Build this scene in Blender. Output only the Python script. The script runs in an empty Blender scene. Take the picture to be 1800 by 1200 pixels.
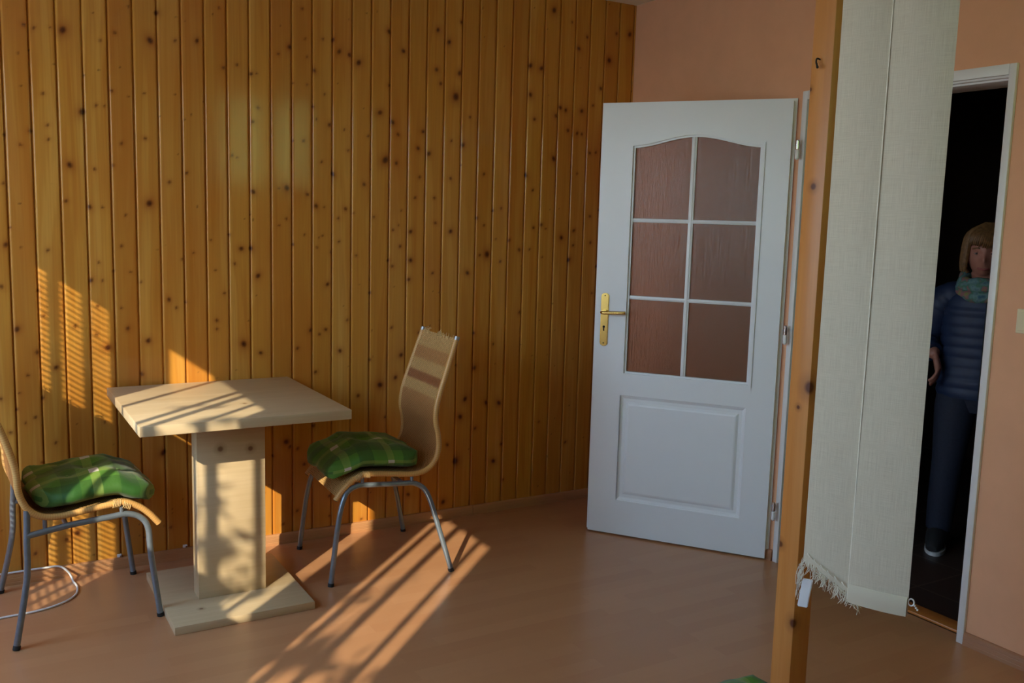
import bpy, bmesh, math, random
import numpy as np
from mathutils import Vector, Matrix
random.seed(7)
S = bpy.context.scene
COL = S.collection
V = Vector
PI = math.pi
SKY, SUN, EXPO = 10.2, 6.8, 0.0

# ------------------------------------------------------------------ helpers
def link(o, parent=None):
    COL.objects.link(o)
    if parent is not None:
        o.parent = parent
    return o

def tag(o, label=None, cat=None, group=None, kind=None):
    if label: o['label'] = label
    if cat: o['category'] = cat
    if group: o['group'] = group
    if kind: o['kind'] = kind
    return o

def empty(name, loc=(0, 0, 0), rz=0.0):
    o = bpy.data.objects.new(name, None)
    o.location = loc
    o.rotation_euler = (0, 0, rz)
    o.empty_display_size = .05
    return link(o)

def obj(name, bm, mat, parent=None, smooth=True, angle=40):
    me = bpy.data.meshes.new(name)
    bmesh.ops.recalc_face_normals(bm, faces=bm.faces)
    bm.to_mesh(me)
    bm.free()
    for m in (mat if isinstance(mat, (list, tuple)) else [mat]):
        me.materials.append(m)
    if smooth:
        for p in me.polygons:
            p.use_smooth = True
        try:
            me.set_sharp_from_angle(angle=math.radians(angle))
        except Exception:
            pass
    return link(bpy.data.objects.new(name, me), parent)

def BM():
    bm = bmesh.new()
    bm.loops.layers.uv.new('UVMap')
    return bm

def box(bm, lo, hi, bev=0.0, seg=2, mi=0):
    lo, hi = V(lo), V(hi)
    r = bmesh.ops.create_cube(bm, size=1.0)
    vs = r['verts']
    for v in vs:
        v.co = V([lo[i] + (v.co[i] + .5) * (hi[i] - lo[i]) for i in range(3)])
    fs = set(f for v in vs for f in v.link_faces)
    for f in fs: f.material_index = mi
    if bev > 0:
        es = list(set(e for v in vs for e in v.link_edges))
        bmesh.ops.bevel(bm, geom=es, offset=bev, segments=seg, profile=.5, affect='EDGES', clamp_overlap=True)

def catmull(pts, n=8):
    P = [V(p) for p in pts]
    out = []
    for i in range(len(P) - 1):
        p0 = P[max(i - 1, 0)]; p1 = P[i]; p2 = P[i + 1]; p3 = P[min(i + 2, len(P) - 1)]
        for k in range(n):
            t = k / n
            out.append(.5 * ((2 * p1) + (-p0 + p2) * t + (2 * p0 - 5 * p1 + 4 * p2 - p3) * t * t + (-p0 + 3 * p1 - 3 * p2 + p3) * t ** 3))
    out.append(P[-1].copy())
    return out

def tube(bm, pts, r, n=10, cap=True, closed=False, mi=0, flat=1.0, up=None):
    """swept tube; r number or list; flat scales second axis"""
    P = [V(p) for p in pts]
    N = len(P)
    R = r if isinstance(r, (list, tuple)) else [r] * N
    uv = bm.loops.layers.uv.active or bm.loops.layers.uv.new('UVMap')
    T = []
    for i in range(N):
        a = P[(i - 1) % N] if (closed or i > 0) else P[0]
        b = P[(i + 1) % N] if (closed or i < N - 1) else P[-1]
        t = (b - a)
        T.append(t.normalized() if t.length > 1e-9 else V((0, 0, 1)))
    ref = V(up) if up is not None else (V((0, 0, 1)) if abs(T[0].z) < .9 else V((1, 0, 0)))
    nrm = (ref - T[0] * ref.dot(T[0])).normalized()
    rings, L = [], [0.0]
    for i in range(N):
        if i:
            L.append(L[-1] + (P[i] - P[i - 1]).length)
            nrm = (nrm - T[i] * nrm.dot(T[i]))
            nrm = nrm.normalized() if nrm.length > 1e-9 else V((0, 1, 0))
        b = T[i].cross(nrm)
        rings.append([bm.verts.new(P[i] + (nrm * math.cos(2 * PI * k / n) + b * math.sin(2 * PI * k / n) * flat) * R[i]) for k in range(n)])
    M = N if closed else N - 1
    for i in range(M):
        A, B = rings[i], rings[(i + 1) % N]
        for k in range(n):
            f = bm.faces.new((A[k], A[(k + 1) % n], B[(k + 1) % n], B[k]))
            f.material_index = mi
            l1 = L[(i + 1) % N] if i + 1 < N else L[-1] + (P[0] - P[-1]).length
            for lp, c in zip(f.loops, ((k / n, L[i]), ((k + 1) / n, L[i]), ((k + 1) / n, l1), (k / n, l1))):
                lp[uv].uv = c
    if cap and not closed:
        for ring, rev in ((rings[0], True), (rings[-1], False)):
            f = bm.faces.new(list(reversed(ring)) if rev else ring)
            f.material_index = mi

def prism(bm, poly, lo, hi, axes=(0, 2, 1), mi=0):
    """poly list of (a,b) on axes[0],axes[1], extruded along axes[2] from lo to hi"""
    def mk(a, b, c):
        q = [0, 0, 0]; q[axes[0]] = a; q[axes[1]] = b; q[axes[2]] = c
        return bm.verts.new(q)
    A = [mk(a, b, lo) for a, b in poly]
    B = [mk(a, b, hi) for a, b in poly]
    n = len(poly)
    fs = [bm.faces.new(A), bm.faces.new(list(reversed(B)))]
    for i in range(n):
        fs.append(bm.faces.new((A[i], B[i], B[(i + 1) % n], A[(i + 1) % n])))
    for f in fs: f.material_index = mi

def disc(bm, c, axis, r, h, n=20, mi=0):
    c = V(c); a = V(axis).normalized()
    tube(bm, [c, c + a * h], r, n=n, mi=mi)

# ------------------------------------------------------------------ materials
def srgb(*c):
    return tuple(((x / 255) / 12.92 if x / 255 <= .04045 else ((x / 255 + .055) / 1.055) ** 2.4) for x in c) + (1.0,)

class NT:
    def __init__(self, name):
        self.m = bpy.data.materials.new(name)
        self.m.use_nodes = True
        self.t = self.m.node_tree
        self.t.nodes.clear()
        self.out = self.n('ShaderNodeOutputMaterial')
        self.b = self.n('ShaderNodeBsdfPrincipled')
        self.l(self.b.outputs[0], self.out.inputs[0])
    def n(self, t, **k):
        q = self.t.nodes.new(t)
        for a, v in k.items(): setattr(q, a, v)
        return q
    def l(self, a, b): self.t.links.new(a, b)
    def set(self, **k):
        for a, v in k.items():
            i = self.b.inputs[a.replace('_', ' ')]
            if hasattr(v, 'links') or hasattr(v, 'is_linked'): self.l(v, i)
            else: i.default_value = v
        return self
    def co(self, kind='Object', scale=(1, 1, 1), loc=(0, 0, 0), rot=(0, 0, 0)):
        c = self.n('ShaderNodeTexCoord'); m = self.n('ShaderNodeMapping')
        m.inputs['Scale'].default_value = scale; m.inputs['Location'].default_value = loc; m.inputs['Rotation'].default_value = rot
        self.l(c.outputs[kind], m.inputs[0])
        return m.outputs[0]
    def noise(self, co, scale=5, detail=3, rough=.5, dist=0.0):
        q = self.n('ShaderNodeTexNoise')
        q.inputs['Scale'].default_value = scale; q.inputs['Detail'].default_value = detail
        q.inputs['Roughness'].default_value = rough; q.inputs['Distortion'].default_value = dist
        self.l(co, q.inputs['Vector'])
        return q.outputs['Fac']
    def wave(self, co, scale=5, dist=0, det=2, dscale=1, dir='X', prof='SIN', typ='BANDS'):
        q = self.n('ShaderNodeTexWave', wave_type=typ, wave_profile=prof)
        if typ == 'BANDS': q.bands_direction = dir
        q.inputs['Scale'].default_value = scale; q.inputs['Distortion'].default_value = dist
        q.inputs['Detail'].default_value = det; q.inputs['Detail Scale'].default_value = dscale
        self.l(co, q.inputs['Vector'])
        return q.outputs['Fac']
    def ramp(self, f, stops, interp='LINEAR'):
        q = self.n('ShaderNodeValToRGB')
        q.color_ramp.interpolation = interp
        e = q.color_ramp.elements
        while len(e) < len(stops): e.new(.5)
        for i, (p, c) in enumerate(stops):
            e[i].position = p; e[i].color = c
        self.l(f, q.inputs[0])
        return q.outputs[0]
    def mix(self, f, a, b, mode='MIX'):
        q = self.n('ShaderNodeMix', data_type='RGBA', blend_type=mode)
        for i, v in ((0, f), (6, a), (7, b)):
            if hasattr(v, 'is_linked'): self.l(v, q.inputs[i])
            else: q.inputs[i].default_value = v
        return q.outputs[2]
    def math(self, op, a, b=0.0, c=None, clamp=False):
        q = self.n('ShaderNodeMath', operation=op, use_clamp=clamp)
        for i, v in enumerate((a, b) if c is None else (a, b, c)):
            if hasattr(v, 'is_linked'): self.l(v, q.inputs[i])
            else: q.inputs[i].default_value = v
        return q.outputs[0]
    def bump(self, h, strength=.3, dist=.01):
        q = self.n('ShaderNodeBump')
        q.inputs['Strength'].default_value = strength; q.inputs['Distance'].default_value = dist
        self.l(h, q.inputs['Height'])
        self.l(q.outputs[0], self.b.inputs['Normal'])
        return self

def plain(name, col, rough=.5, metal=0.0, nscale=0, var=.06, bump=0.0, coat=0.0, spec=.5):
    t = NT(name)
    t.set(Base_Color=col, Roughness=rough, Metallic=metal, Coat_Weight=coat, Specular_IOR_Level=spec)
    if nscale:
        f = t.noise(t.co(), nscale, 4, .6)
        c2 = tuple(min(1, x * (1 - 2 * var)) for x in col[:3]) + (1,)
        c3 = tuple(min(1, x * (1 + 2 * var)) for x in col[:3]) + (1,)
        t.set(Base_Color=t.ramp(f, [(.3, c2), (.7, c3)]))
        if bump: t.bump(f, bump, .004)
    return t.m

# pine boards: knots and stains come with the boards as a mesh attribute (R knot, G stain, B board tone)
def mat_pine():
    t = NT('pine_boards')
    at = t.n('ShaderNodeAttribute', attribute_name='wood')
    sp = t.n('ShaderNodeSeparateColor'); t.l(at.outputs['Color'], sp.inputs[0])
    knot, stain, tone = sp.outputs[0], sp.outputs[1], sp.outputs[2]
    c = t.n('ShaderNodeTexCoord')
    off = t.n('ShaderNodeCombineXYZ')
    t.l(t.math('MULTIPLY', tone, 37.0), off.inputs[2]); t.l(t.math('MULTIPLY', tone, 11.0), off.inputs[1])
    add = t.n('ShaderNodeVectorMath', operation='ADD'); t.l(c.outputs['Object'], add.inputs[0]); t.l(off.outputs[0], add.inputs[1])
    m1 = t.n('ShaderNodeMapping'); m1.inputs['Scale'].default_value = (14, 14, .75); t.l(add.outputs[0], m1.inputs[0])
    m2 = t.n('ShaderNodeMapping'); m2.inputs['Scale'].default_value = (130, 130, 1.6); t.l(add.outputs[0], m2.inputs[0])
    m3 = t.n('ShaderNodeMapping'); m3.inputs['Scale'].default_value = (5, 5, 1.4); t.l(add.outputs[0], m3.inputs[0])
    g1 = t.noise(m1.outputs[0], 1.0, 3, .55, .4)
    g2 = t.noise(m2.outputs[0], 1.0, 3, .6)
    g3 = t.noise(m3.outputs[0], 1.0, 2, .5)
    ring = t.math('SINE', t.math('MULTIPLY', g1, 42.0))
    base = t.ramp(g1, [(.25, srgb(*PINE[0])), (.5, srgb(*PINE[1])), (.75, srgb(*PINE[2]))])
    base = t.mix(t.math('MULTIPLY', t.math('ADD', ring, 1.0), .10), base, srgb(*PINE[3]))
    base = t.mix(t.math('MULTIPLY', g2, .42), base, srgb(*PINE[3]))
    base = t.mix(t.math('MULTIPLY', tone, .34), base, srgb(*PINE[3]))
    base = t.mix(t.math('MULTIPLY', t.math('SUBTRACT', g3, .47, clamp=True), 1.7, clamp=True), base, srgb(*PINE[4]))
    base = t.mix(t.math('MULTIPLY', stain, .75), base, srgb(140, 64, 18))
    base = t.mix(knot, base, srgb(74, 31, 8))
    t.set(Base_Color=base, Roughness=.55, Specular_IOR_Level=.15, Coat_Weight=.62, Coat_Roughness=.10)
    t.bump(g2, .08, .002)
    return t.m
PINE = [(224, 173, 86), (213, 155, 64), (198, 131, 44), (160, 88, 24), (184, 102, 30)]

def mat_floor():
    t = NT('beech_laminate')
    co = t.co('Object')
    br = t.n('ShaderNodeTexBrick')
    br.offset = .37; br.inputs['Scale'].default_value = 1.0
    br.inputs['Brick Width'].default_value = .42; br.inputs['Row Height'].default_value = .065
    br.inputs['Mortar Size'].default_value = .0; br.inputs['Mortar Smooth'].default_value = .3
    br.inputs['Color1'].default_value = (0, 0, 0, 1); br.inputs['Color2'].default_value = (1, 1, 1, 1)
    br.inputs['Mortar'].default_value = (.1, .1, .1, 1); br.inputs['Bias'].default_value = 0
    t.l(co, br.inputs['Vector'])
    tone = t.ramp(br.outputs['Color'], [(0, srgb(182, 131, 93)), (.5, srgb(186, 136, 97)), (1, srgb(190, 140, 101))])
    g = t.noise(t.co('Object', (1.6, 34, 1)), 1.0, 2, .5)
    col = t.mix(t.math('MULTIPLY', g, .10), tone, srgb(146, 98, 62))
    col = t.mix(t.math('MULTIPLY', br.outputs['Fac'], .5), col, srgb(120, 76, 48))
    t.set(Base_Color=col, Roughness=.3, Specular_IOR_Level=.5)
    return t.m

def mat_wood(name, cols, along='X', rough=.45, fine=90, coarse=9, knots=True, kscale=4.0):
    t = NT(name)
    i = 'XYZ'.index(along)
    s1 = [coarse] * 3; s1[i] = coarse * .09
    s2 = [fine] * 3; s2[i] = fine * .025
    g1 = t.noise(t.co('Object', s1), 1, 3, .55, .5)
    g2 = t.noise(t.co('Object', s2), 1, 3, .6)
    base = t.ramp(g1, [(.28, srgb(*cols[0])), (.5, srgb(*cols[1])), (.74, srgb(*cols[2]))])
    base = t.mix(t.math('MULTIPLY', g2, .45), base, srgb(*cols[3]))
    if knots:
        s3 = [kscale * 2.0] * 3; s3[i] = kscale
        vo = t.n('ShaderNodeTexVoronoi'); vo.inputs['Scale'].default_value = 1.0
        t.l(t.co('Object', s3, (.37, .21, .55)), vo.inputs['Vector'])
        k = t.ramp(vo.outputs['Distance'], [(.03, (1, 1, 1, 1)), (.085, (.35,) * 3 + (1,)), (.2, (0, 0, 0, 1))])
        base = t.mix(k, base, srgb(*cols[4]))
    t.set(Base_Color=base, Roughness=rough)
    t.bump(g2, .06, .002)
    return t.m

def mat_weave():
    t = NT('woven_rattan')
    uv = t.n('ShaderNodeUVMap')
    sp = t.n('ShaderNodeSeparateXYZ'); t.l(uv.outputs[0], sp.inputs[0])
    u, v = sp.outputs[0], sp.outputs[1]
    a = t.math('SINE', t.math('MULTIPLY', u, 2 * PI / .017))
    b = t.math('SINE', t.math('MULTIPLY', v, 2 * PI / .0125))
    w = t.math('MULTIPLY', a, b)
    rows = t.math('ABSOLUTE', b)
    n = t.noise(t.co('UV', (12, 240, 1)), 1, 2, .6)
    L, Dk, R = srgb(232, 190, 122), srgb(206, 150, 90), srgb(168, 104, 62)
    # colour bands of darker cane down the length of the chair
    stops = [(0, L), (.30, L), (.34, Dk), (.725, Dk), (.735, L), (.775, L), (.782, R), (.815, R), (.822, L), (.868, L), (.878, Dk), (.925, Dk), (.932, L), (1, L)]
    base = t.ramp(t.math('DIVIDE', v, WEAVE_LEN), stops)
    base = t.mix(t.math('MULTIPLY', t.math('SUBTRACT', .55, rows, clamp=True), .9), base, srgb(96, 54, 22))
    base = t.mix(t.math('MULTIPLY', t.math('ADD', w, 1.0), .26), base, srgb(104, 60, 26))
    base = t.mix(t.math('MULTIPLY', n, .3), base, srgb(150, 96, 44))
    t.set(Base_Color=base, Roughness=.5)
    t.bump(t.math('ADD', w, t.math('MULTIPLY', rows, .6)), .7, .003)
    return t.m
WEAVE_LEN = 1.03

def mat_wrap():
    t = NT('wrapped_cane')
    c = t.co('UV')
    w = t.wave(c, 40, .4, 1, 1, 'Y')
    t.set(Base_Color=t.ramp(w, [(0, srgb(196, 146, 84)), (.35, srgb(206, 157, 92)), (1, srgb(211, 164, 98))]), Roughness=.42)
    t.bump(w, .08, .001)
    return t.m

def mat_plaid():
    t = NT('green_plaid_cotton')
    c = t.n('ShaderNodeTexCoord'); sp = t.n('ShaderNodeSeparateXYZ'); t.l(c.outputs['UV'], sp.inputs[0])
    x, y = sp.outputs[0], sp.outputs[1]
    def band(s, per, lo, hi):
        f = t.math('FRACT', t.math('DIVIDE', s, per))
        return t.math('MULTIPLY', t.math('GREATER_THAN', f, lo), t.math('LESS_THAN', f, hi))
    xa, ya = band(x, .19, .1, .42), band(y, .19, .2, .52)
    xb, yb = band(x, .19, .62, .79), band(y, .19, .72, .89)
    base = t.mix(xa, srgb(74, 126, 32), srgb(52, 98, 24))
    base = t.mix(t.math('MULTIPLY', ya, .75), base, srgb(42, 84, 20))
    base = t.mix(t.math('MULTIPLY', t.math('MAXIMUM', xb, yb), .34), base, srgb(160, 176, 84))
    base = t.mix(t.math('MULTIPLY', xb, yb), base, srgb(204, 200, 188))
    base = t.mix(t.math('MULTIPLY', xa, ya), base, srgb(34, 84, 18))
    n = t.noise(t.co('UV', (500, 500, 1)), 1, 2, .5)
    base = t.mix(t.math('MULTIPLY', n, .15), base, srgb(40, 70, 20))
    t.set(Base_Color=base, Roughness=.62, Sheen_Weight=.15)
    t.bump(t.noise(t.co('UV', (60, 60, 1)), 1, 3, .6), .25, .006)
    return t.m

def mat_blind():
    t = NT('slubbed_blind_fabric')
    a = t.noise(t.co('UV', (900, 14, 1)), 1, 3, .6)
    b = t.noise(t.co('UV', (22, 700, 1)), 1, 3, .6)
    s = t.math('ADD', t.math('MULTIPLY', a, .6), t.math('MULTIPLY', b, .4))
    base = t.ramp(s, [(.3, srgb(194, 184, 162)), (.5, srgb(210, 201, 178)), (.7, srgb(222, 214, 193))])
    t.set(Base_Color=base, Roughness=.8)
    tr = t.n('ShaderNodeBsdfTranslucent'); t.l(base, tr.inputs[0])
    mx = t.n('ShaderNodeMixShader'); mx.inputs[0].default_value = .12
    t.l(t.b.outputs[0], mx.inputs[1]); t.l(tr.outputs[0], mx.inputs[2]); t.l(mx.outputs[0], t.out.inputs[0])
    t.bump(s, .4, .002)
    return t.m

def mat_glass():
    t = NT('obscured_door_glass')
    a = t.noise(t.co('Object', (160, 160, 9)), 1, 3, .6)
    t.set(Base_Color=srgb(214, 158, 124), Roughness=.26, IOR=1.45, Transmission_Weight=.78)
    t.bump(a, .6, .006)
    return t.m

def knotted(m, pts, core):
    t = NT.__new__(NT); t.m = m; t.t = m.node_tree
    t.b = [n for n in t.t.nodes if n.type == 'BSDF_PRINCIPLED'][0]
    old = t.b.inputs['Base Color'].links[0].from_socket
    c = t.n('ShaderNodeTexCoord')
    for (x, y, z, r) in pts:
        d = t.n('ShaderNodeVectorMath', operation='DISTANCE'); t.l(c.outputs['Object'], d.inputs[0]); d.inputs[1].default_value = (x, y, z)
        k = t.ramp(t.math('DIVIDE', d.outputs['Value'], r * 3), [(.22, (1, 1, 1, 1)), (.42, (.35,) * 3 + (1,)), (1, (0, 0, 0, 1))])
        old = t.mix(k, old, core)
    t.l(old, t.b.inputs['Base Color'])
    return m
M = {}
M['pine'] = mat_pine()
M['floor'] = mat_floor()
M['oak'] = mat_wood('light_oak_laminate', [(212, 192, 158), (203, 181, 146), (193, 170, 133), (168, 142, 106), (128, 96, 64)], 'X', .42, 110, 12, False)
M['post'] = mat_wood('varnished_spruce', [(206, 146, 82), (196, 132, 66), (182, 116, 52), (156, 92, 40), (96, 48, 20)], 'Z', .4, 120, 14, False)
knotted(M['post'], [(-.0315, .0, 1.567, .008), (-.0315, .03, 1.80, .005), (-.0315, -.0325, 1.075, .016), (-.0315, .0, 1.02, .005), (-.0315, .028, .655, .008), (-.0315, -.0325, .462, .012)], srgb(84, 38, 14))
knotted(M['oak'], [(-.045, -.115, .597, .010), (.066, -.115, .588, .009), (.05, -.10, .759, .007), (-.14, -.20, .030, .007)], srgb(120, 88, 60))
M['skirt'] = mat_wood('beech_skirting', [(200, 150, 106), (190, 140, 96), (180, 128, 84), (154, 104, 66), (120, 80, 50)], 'X', .4, 100, 9, False)
M['skirt_y'] = mat_wood('beech_skirting_back', [(186, 138, 106), (176, 128, 96), (166, 118, 88), (146, 98, 70), (120, 80, 50)], 'Y', .4, 100, 9, False)
M['thresh'] = mat_wood('oak_threshold', [(200, 130, 60), (190, 118, 50), (176, 104, 42), (150, 84, 32), (100, 60, 30)], 'Y', .35, 100, 9, False)
M['peach'] = plain('peach_paint', srgb(226, 170, 132), .85, 0, 7, .018, .05)
M['ceil'] = plain('ceiling_paint', srgb(232, 224, 206), .9, 0, 5, .015)
M['white'] = plain('white_door_paint', srgb(226, 230, 234), .32, 0, 3, .008)
M['frame'] = plain('white_frame_paint', srgb(222, 222, 222), .38, 0, 3, .01)
M['brass'] = plain('brass', (.72, .52, .16, 1), .24, 1.0, 30, .03)
M['dark'] = plain('dark_gap', (.01, .009, .008, 1), .8, 0, 10, .05)
M['chrome'] = plain('chrome', (.72, .72, .74, 1), .22, 1.0, 40, .02)
M['cap'] = plain('dull_zinc', (.42, .42, .43, 1), .45, 1.0, 40, .05)
M['steel'] = plain('grey_painted_steel', srgb(128, 140, 152), .3, .55, 60, .05)
M['rubber'] = plain('black_rubber', (.012, .012, .012, 1), .7, 0, 40, .08)
M['weave'] = mat_weave()
M['wrap'] = mat_wrap()
M['cane'] = plain('loose_cane', srgb(206, 172, 116), .6, 0, 50, .12)
M['plaid'] = mat_plaid()
M['blind'] = mat_blind()
M['plastic'] = plain('white_plastic', srgb(232, 234, 236), .4, 0, 20, .02)
M['cream'] = plain('cream_plastic', srgb(226, 214, 176), .4, 0, 20, .02)
M['thread'] = plain('cream_thread', srgb(228, 222, 204), .8, 0, 50, .05)
M['cable'] = plain('white_cable_sheath', srgb(222, 222, 222), .45, 0, 30, .03)
M['glass'] = mat_glass()
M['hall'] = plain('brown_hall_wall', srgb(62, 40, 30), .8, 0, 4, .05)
M['bark'] = plain('bark', srgb(80, 62, 46), .9, 0, 20, .2, .4)
M['leaf'] = plain('leaf', srgb(70, 96, 40), .6, 0, 30, .2)
M['outer'] = plain('outer_plaster', srgb(200, 196, 186), .9, 0, 6, .04)
M['pvc'] = plain('white_window_frame', srgb(226, 226, 224), .35, 0, 8, .01)
M['alu'] = plain('blind_slat_aluminium', srgb(216, 214, 208), .4, .2, 20, .03)
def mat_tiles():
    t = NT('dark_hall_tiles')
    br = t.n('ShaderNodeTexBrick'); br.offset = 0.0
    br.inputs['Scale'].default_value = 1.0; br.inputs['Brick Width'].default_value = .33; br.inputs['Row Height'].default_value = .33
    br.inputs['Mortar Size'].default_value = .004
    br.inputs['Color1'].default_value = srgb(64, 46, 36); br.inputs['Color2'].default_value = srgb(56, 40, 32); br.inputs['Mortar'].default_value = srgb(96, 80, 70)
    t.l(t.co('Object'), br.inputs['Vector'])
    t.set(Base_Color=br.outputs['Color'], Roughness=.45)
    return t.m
M['tiles'] = mat_tiles()

M['brown'] = plain('brown_bounce_damper', srgb(96, 66, 46), .7, 0, 4, .05)  # for the unseen south wall, made dark to cut bounced light
def mat_dimming_screen():
    t = NT('translucent_dimming_screen')
    t.set(Base_Color=srgb(190, 196, 160), Roughness=.9)
    tr = t.n('ShaderNodeBsdfTranslucent'); tr.inputs[0].default_value = srgb(222, 232, 180)
    mx = t.n('ShaderNodeMixShader'); mx.inputs[0].default_value = .8
    t.l(t.b.outputs[0], mx.inputs[1]); t.l(tr.outputs[0], mx.inputs[2]); t.l(mx.outputs[0], t.out.inputs[0])
    return t.m
M['dimming_screen'] = mat_dimming_screen()

# ------------------------------------------------------------------ the room
H = 2.578; XW = -4.2; YS = -4.35
PW = .0901; POFF = .1939          # board width, first seam from the corner

KN = "-2818,2129,7 -2785,2122,6 -2730,2130,5 -2688,2126,12 -2841,2025,4 -2804,2040,4 -2835,1907,4 -2721,1998,4 -2559,2103,5 -2506,2138,6 -2378,2124,12 -2354,2232,10 -2284,2135,6 -2200,2144,8 -2567,1992,4 -2629,1831,12 -2580,1859,6 -2551,1859,5 -2523,1919,7 -2404,1920,5 -2463,1903,4 -2750,1772,6 -2749,1719,6 -2844,1693,6 -2896,1727,6 -2808,1746,8 -2679,1628,10 -2525,1635,5 -2492,1721,6 -2404,1746,7 -2592,1617,6 -2096,2050,7 -2041,2067,6 -1984,2036,8 -1980,1843,6 -2065,1699,6 -2045,1692,5 -2253,1832,4 -2227,1852,4 -2288,1926,4 -2582,2202,4 -2456,2242,4 -2137,2255,4 -2111,2283,5 -2620,1966,2 -2490,2011,3 -2041,2067,6 -1961,2041,5 -1984,2036,8 -1821,2163,10 -1869,2130,6 -1754,2205,5 -1675,2213,6 -1630,2215,8 -1602,2169,9 -1555,2160,9 -1512,2132,11 -1745,2131,5 -1713,2077,8 -1745,2016,5 -1807,2016,5 -1370,2281,10 -1300,2205,10 -1130,2318,9 -1010,2367,8 -1072,2271,10 -1134,2141,9 -1111,2081,8 -1015,2137,10 -1032,2029,15 -1410,1926,11 -1349,1888,10 -1321,1836,8 -1221,1781,9 -1197,1858,9 -1166,1760,10 -1382,1719,15 -1328,1708,8 -1645,1855,8 -1704,1874,5 -1720,1926,6 -1667,1983,5 -1956,1902,7 -1978,1843,7 -1577,1839,5 -1465,1820,6 -1559,1751,6 -1680,1694,6 -1761,1779,6 -1808,1776,5 -990,1810,10 -955,1942,6 -1050,1826,6 -2696,1491,7 -2614,1471,9 -2567,1471,5 -2394,1492,12 -2483,1443,5 -2316,1579,7 -2248,1619,7 -2209,1485,4 -2905,1322,9 -2925,1165,7 -2880,1002,10 -2804,1149,6 -2787,1051,6 -2678,1007,7 -2502,1321,6 -2433,1178,5 -2470,1218,5 -2534,1222,5 -2586,1256,5 -2616,1186,8 -2575,1185,5 -2326,1105,8 -2298,1071,6 -2261,1094,5 -2271,1270,5 -2156,1349,5 -2139,1225,5 -2103,1128,6 -2136,1015,6 -2137,978,5 -2059,1249,5 -2082,1373,6 -2508,1075,5 -2596,1084,6 -2408,942,8 -2226,1296,5 -2854,1476,4 -2890,1386,5 -2855,1312,3 -1979,1554,10 -1869,1574,5 -1835,1576,11 -1744,1552,8 -1705,1503,9 -1669,1500,5 -1630,1645,10 -1483,1606,8 -1570,1495,8 -1603,1453,6 -1533,1478,5 -1435,1463,6 -1837,1445,6 -1869,1416,5 -2031,1315,10 -1992,1317,10 -1961,1200,10 -2059,1252,6 -1809,1335,6 -1757,1378,5 -1676,1375,5 -1693,1366,4 -1701,1323,5 -1638,1304,5 -1600,1350,6 -1518,1289,6 -1652,1161,9 -1341,1406,6 -1343,1241,7 -1365,1267,8 -1211,1651,7 -1051,1652,7 -1233,1556,7 -1134,1559,7 -1253,1400,10 -1046,1405,10 -1251,1268,10 -1259,1179,9 -1305,1332,7 -1313,1428,5 -1300,1496,5 -1137,1208,7 -873,1681,7 -820,1509,7 -866,1438,6 -886,1294,7 -846,1298,13 -771,1263,7 -799,1372,5 -723,1367,7 -664,1321,8 -604,1324,6 -595,1616,7 -773,1522,6 -951,1208,10 -906,1471,7 -639,1688,10 -585,1432,7 -539,1447,8 -416,1385,10 -341,1422,9 -342,1347,7 -368,1272,12 -234,1362,7 -244,1497,7 -528,1286,5 -334,1710,6 -186,1530,7 -192,1238,9 -512,1428,5 -2880,1002,9 -2814,911,8 -2750,848,9 -2678,1009,7 -2410,938,10 -2562,918,12 -2602,971,6 -2849,823,6 -2801,731,7 -2880,755,5 -2892,692,6 -2829,657,6 -2864,637,5 -2916,605,7 -2581,617,6 -2706,467,10 -2761,550,6 -2360,468,12 -2024,909,12 -2136,1014,7 -2136,977,6 -2944,738,7 -2811,475,6 -1952,867,9 -1789,880,7 -1729,958,9 -1689,938,6 -1660,959,8 -1593,859,9 -1707,769,8 -1397,690,13 -1320,720,9 -1505,647,8 -1293,825,10 -1226,832,7 -1369,535,7 -1343,956,7 -1841,463,12 -1824,439,8 -1789,427,7 -1759,352,8 -1902,405,6 -1716,525,7 -901,742,10 -949,590,11 -830,563,10 -757,556,12 -997,283,16 -781,260,11 -890,438,8 -1042,370,8 -736,343,8 -974,503,12 -798,856,6 -910,915,8 -503,2488,11 -350,2324,10 -161,2287,12 -37,2430,11 -122,2424,7 -630,2212,11 -566,2206,11 -625,2075,10 -472,1986,9 -449,2028,10 -319,2022,10 -251,2055,7 -416,2018,9 -342,1910,8 -314,1908,7 -260,1817,8 -222,1822,7 -478,1776,11 -399,1920,8 -598,1960,8 -206,2143,9 -2694,173,11 -2734,152,8 -2847,111,7 -2637,71,4 -2798,147,5 -1792,140,7 -1642,190,7 -1485,58,6 -1059,84,11 -1247,146,9 -1641,95,6"
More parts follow.
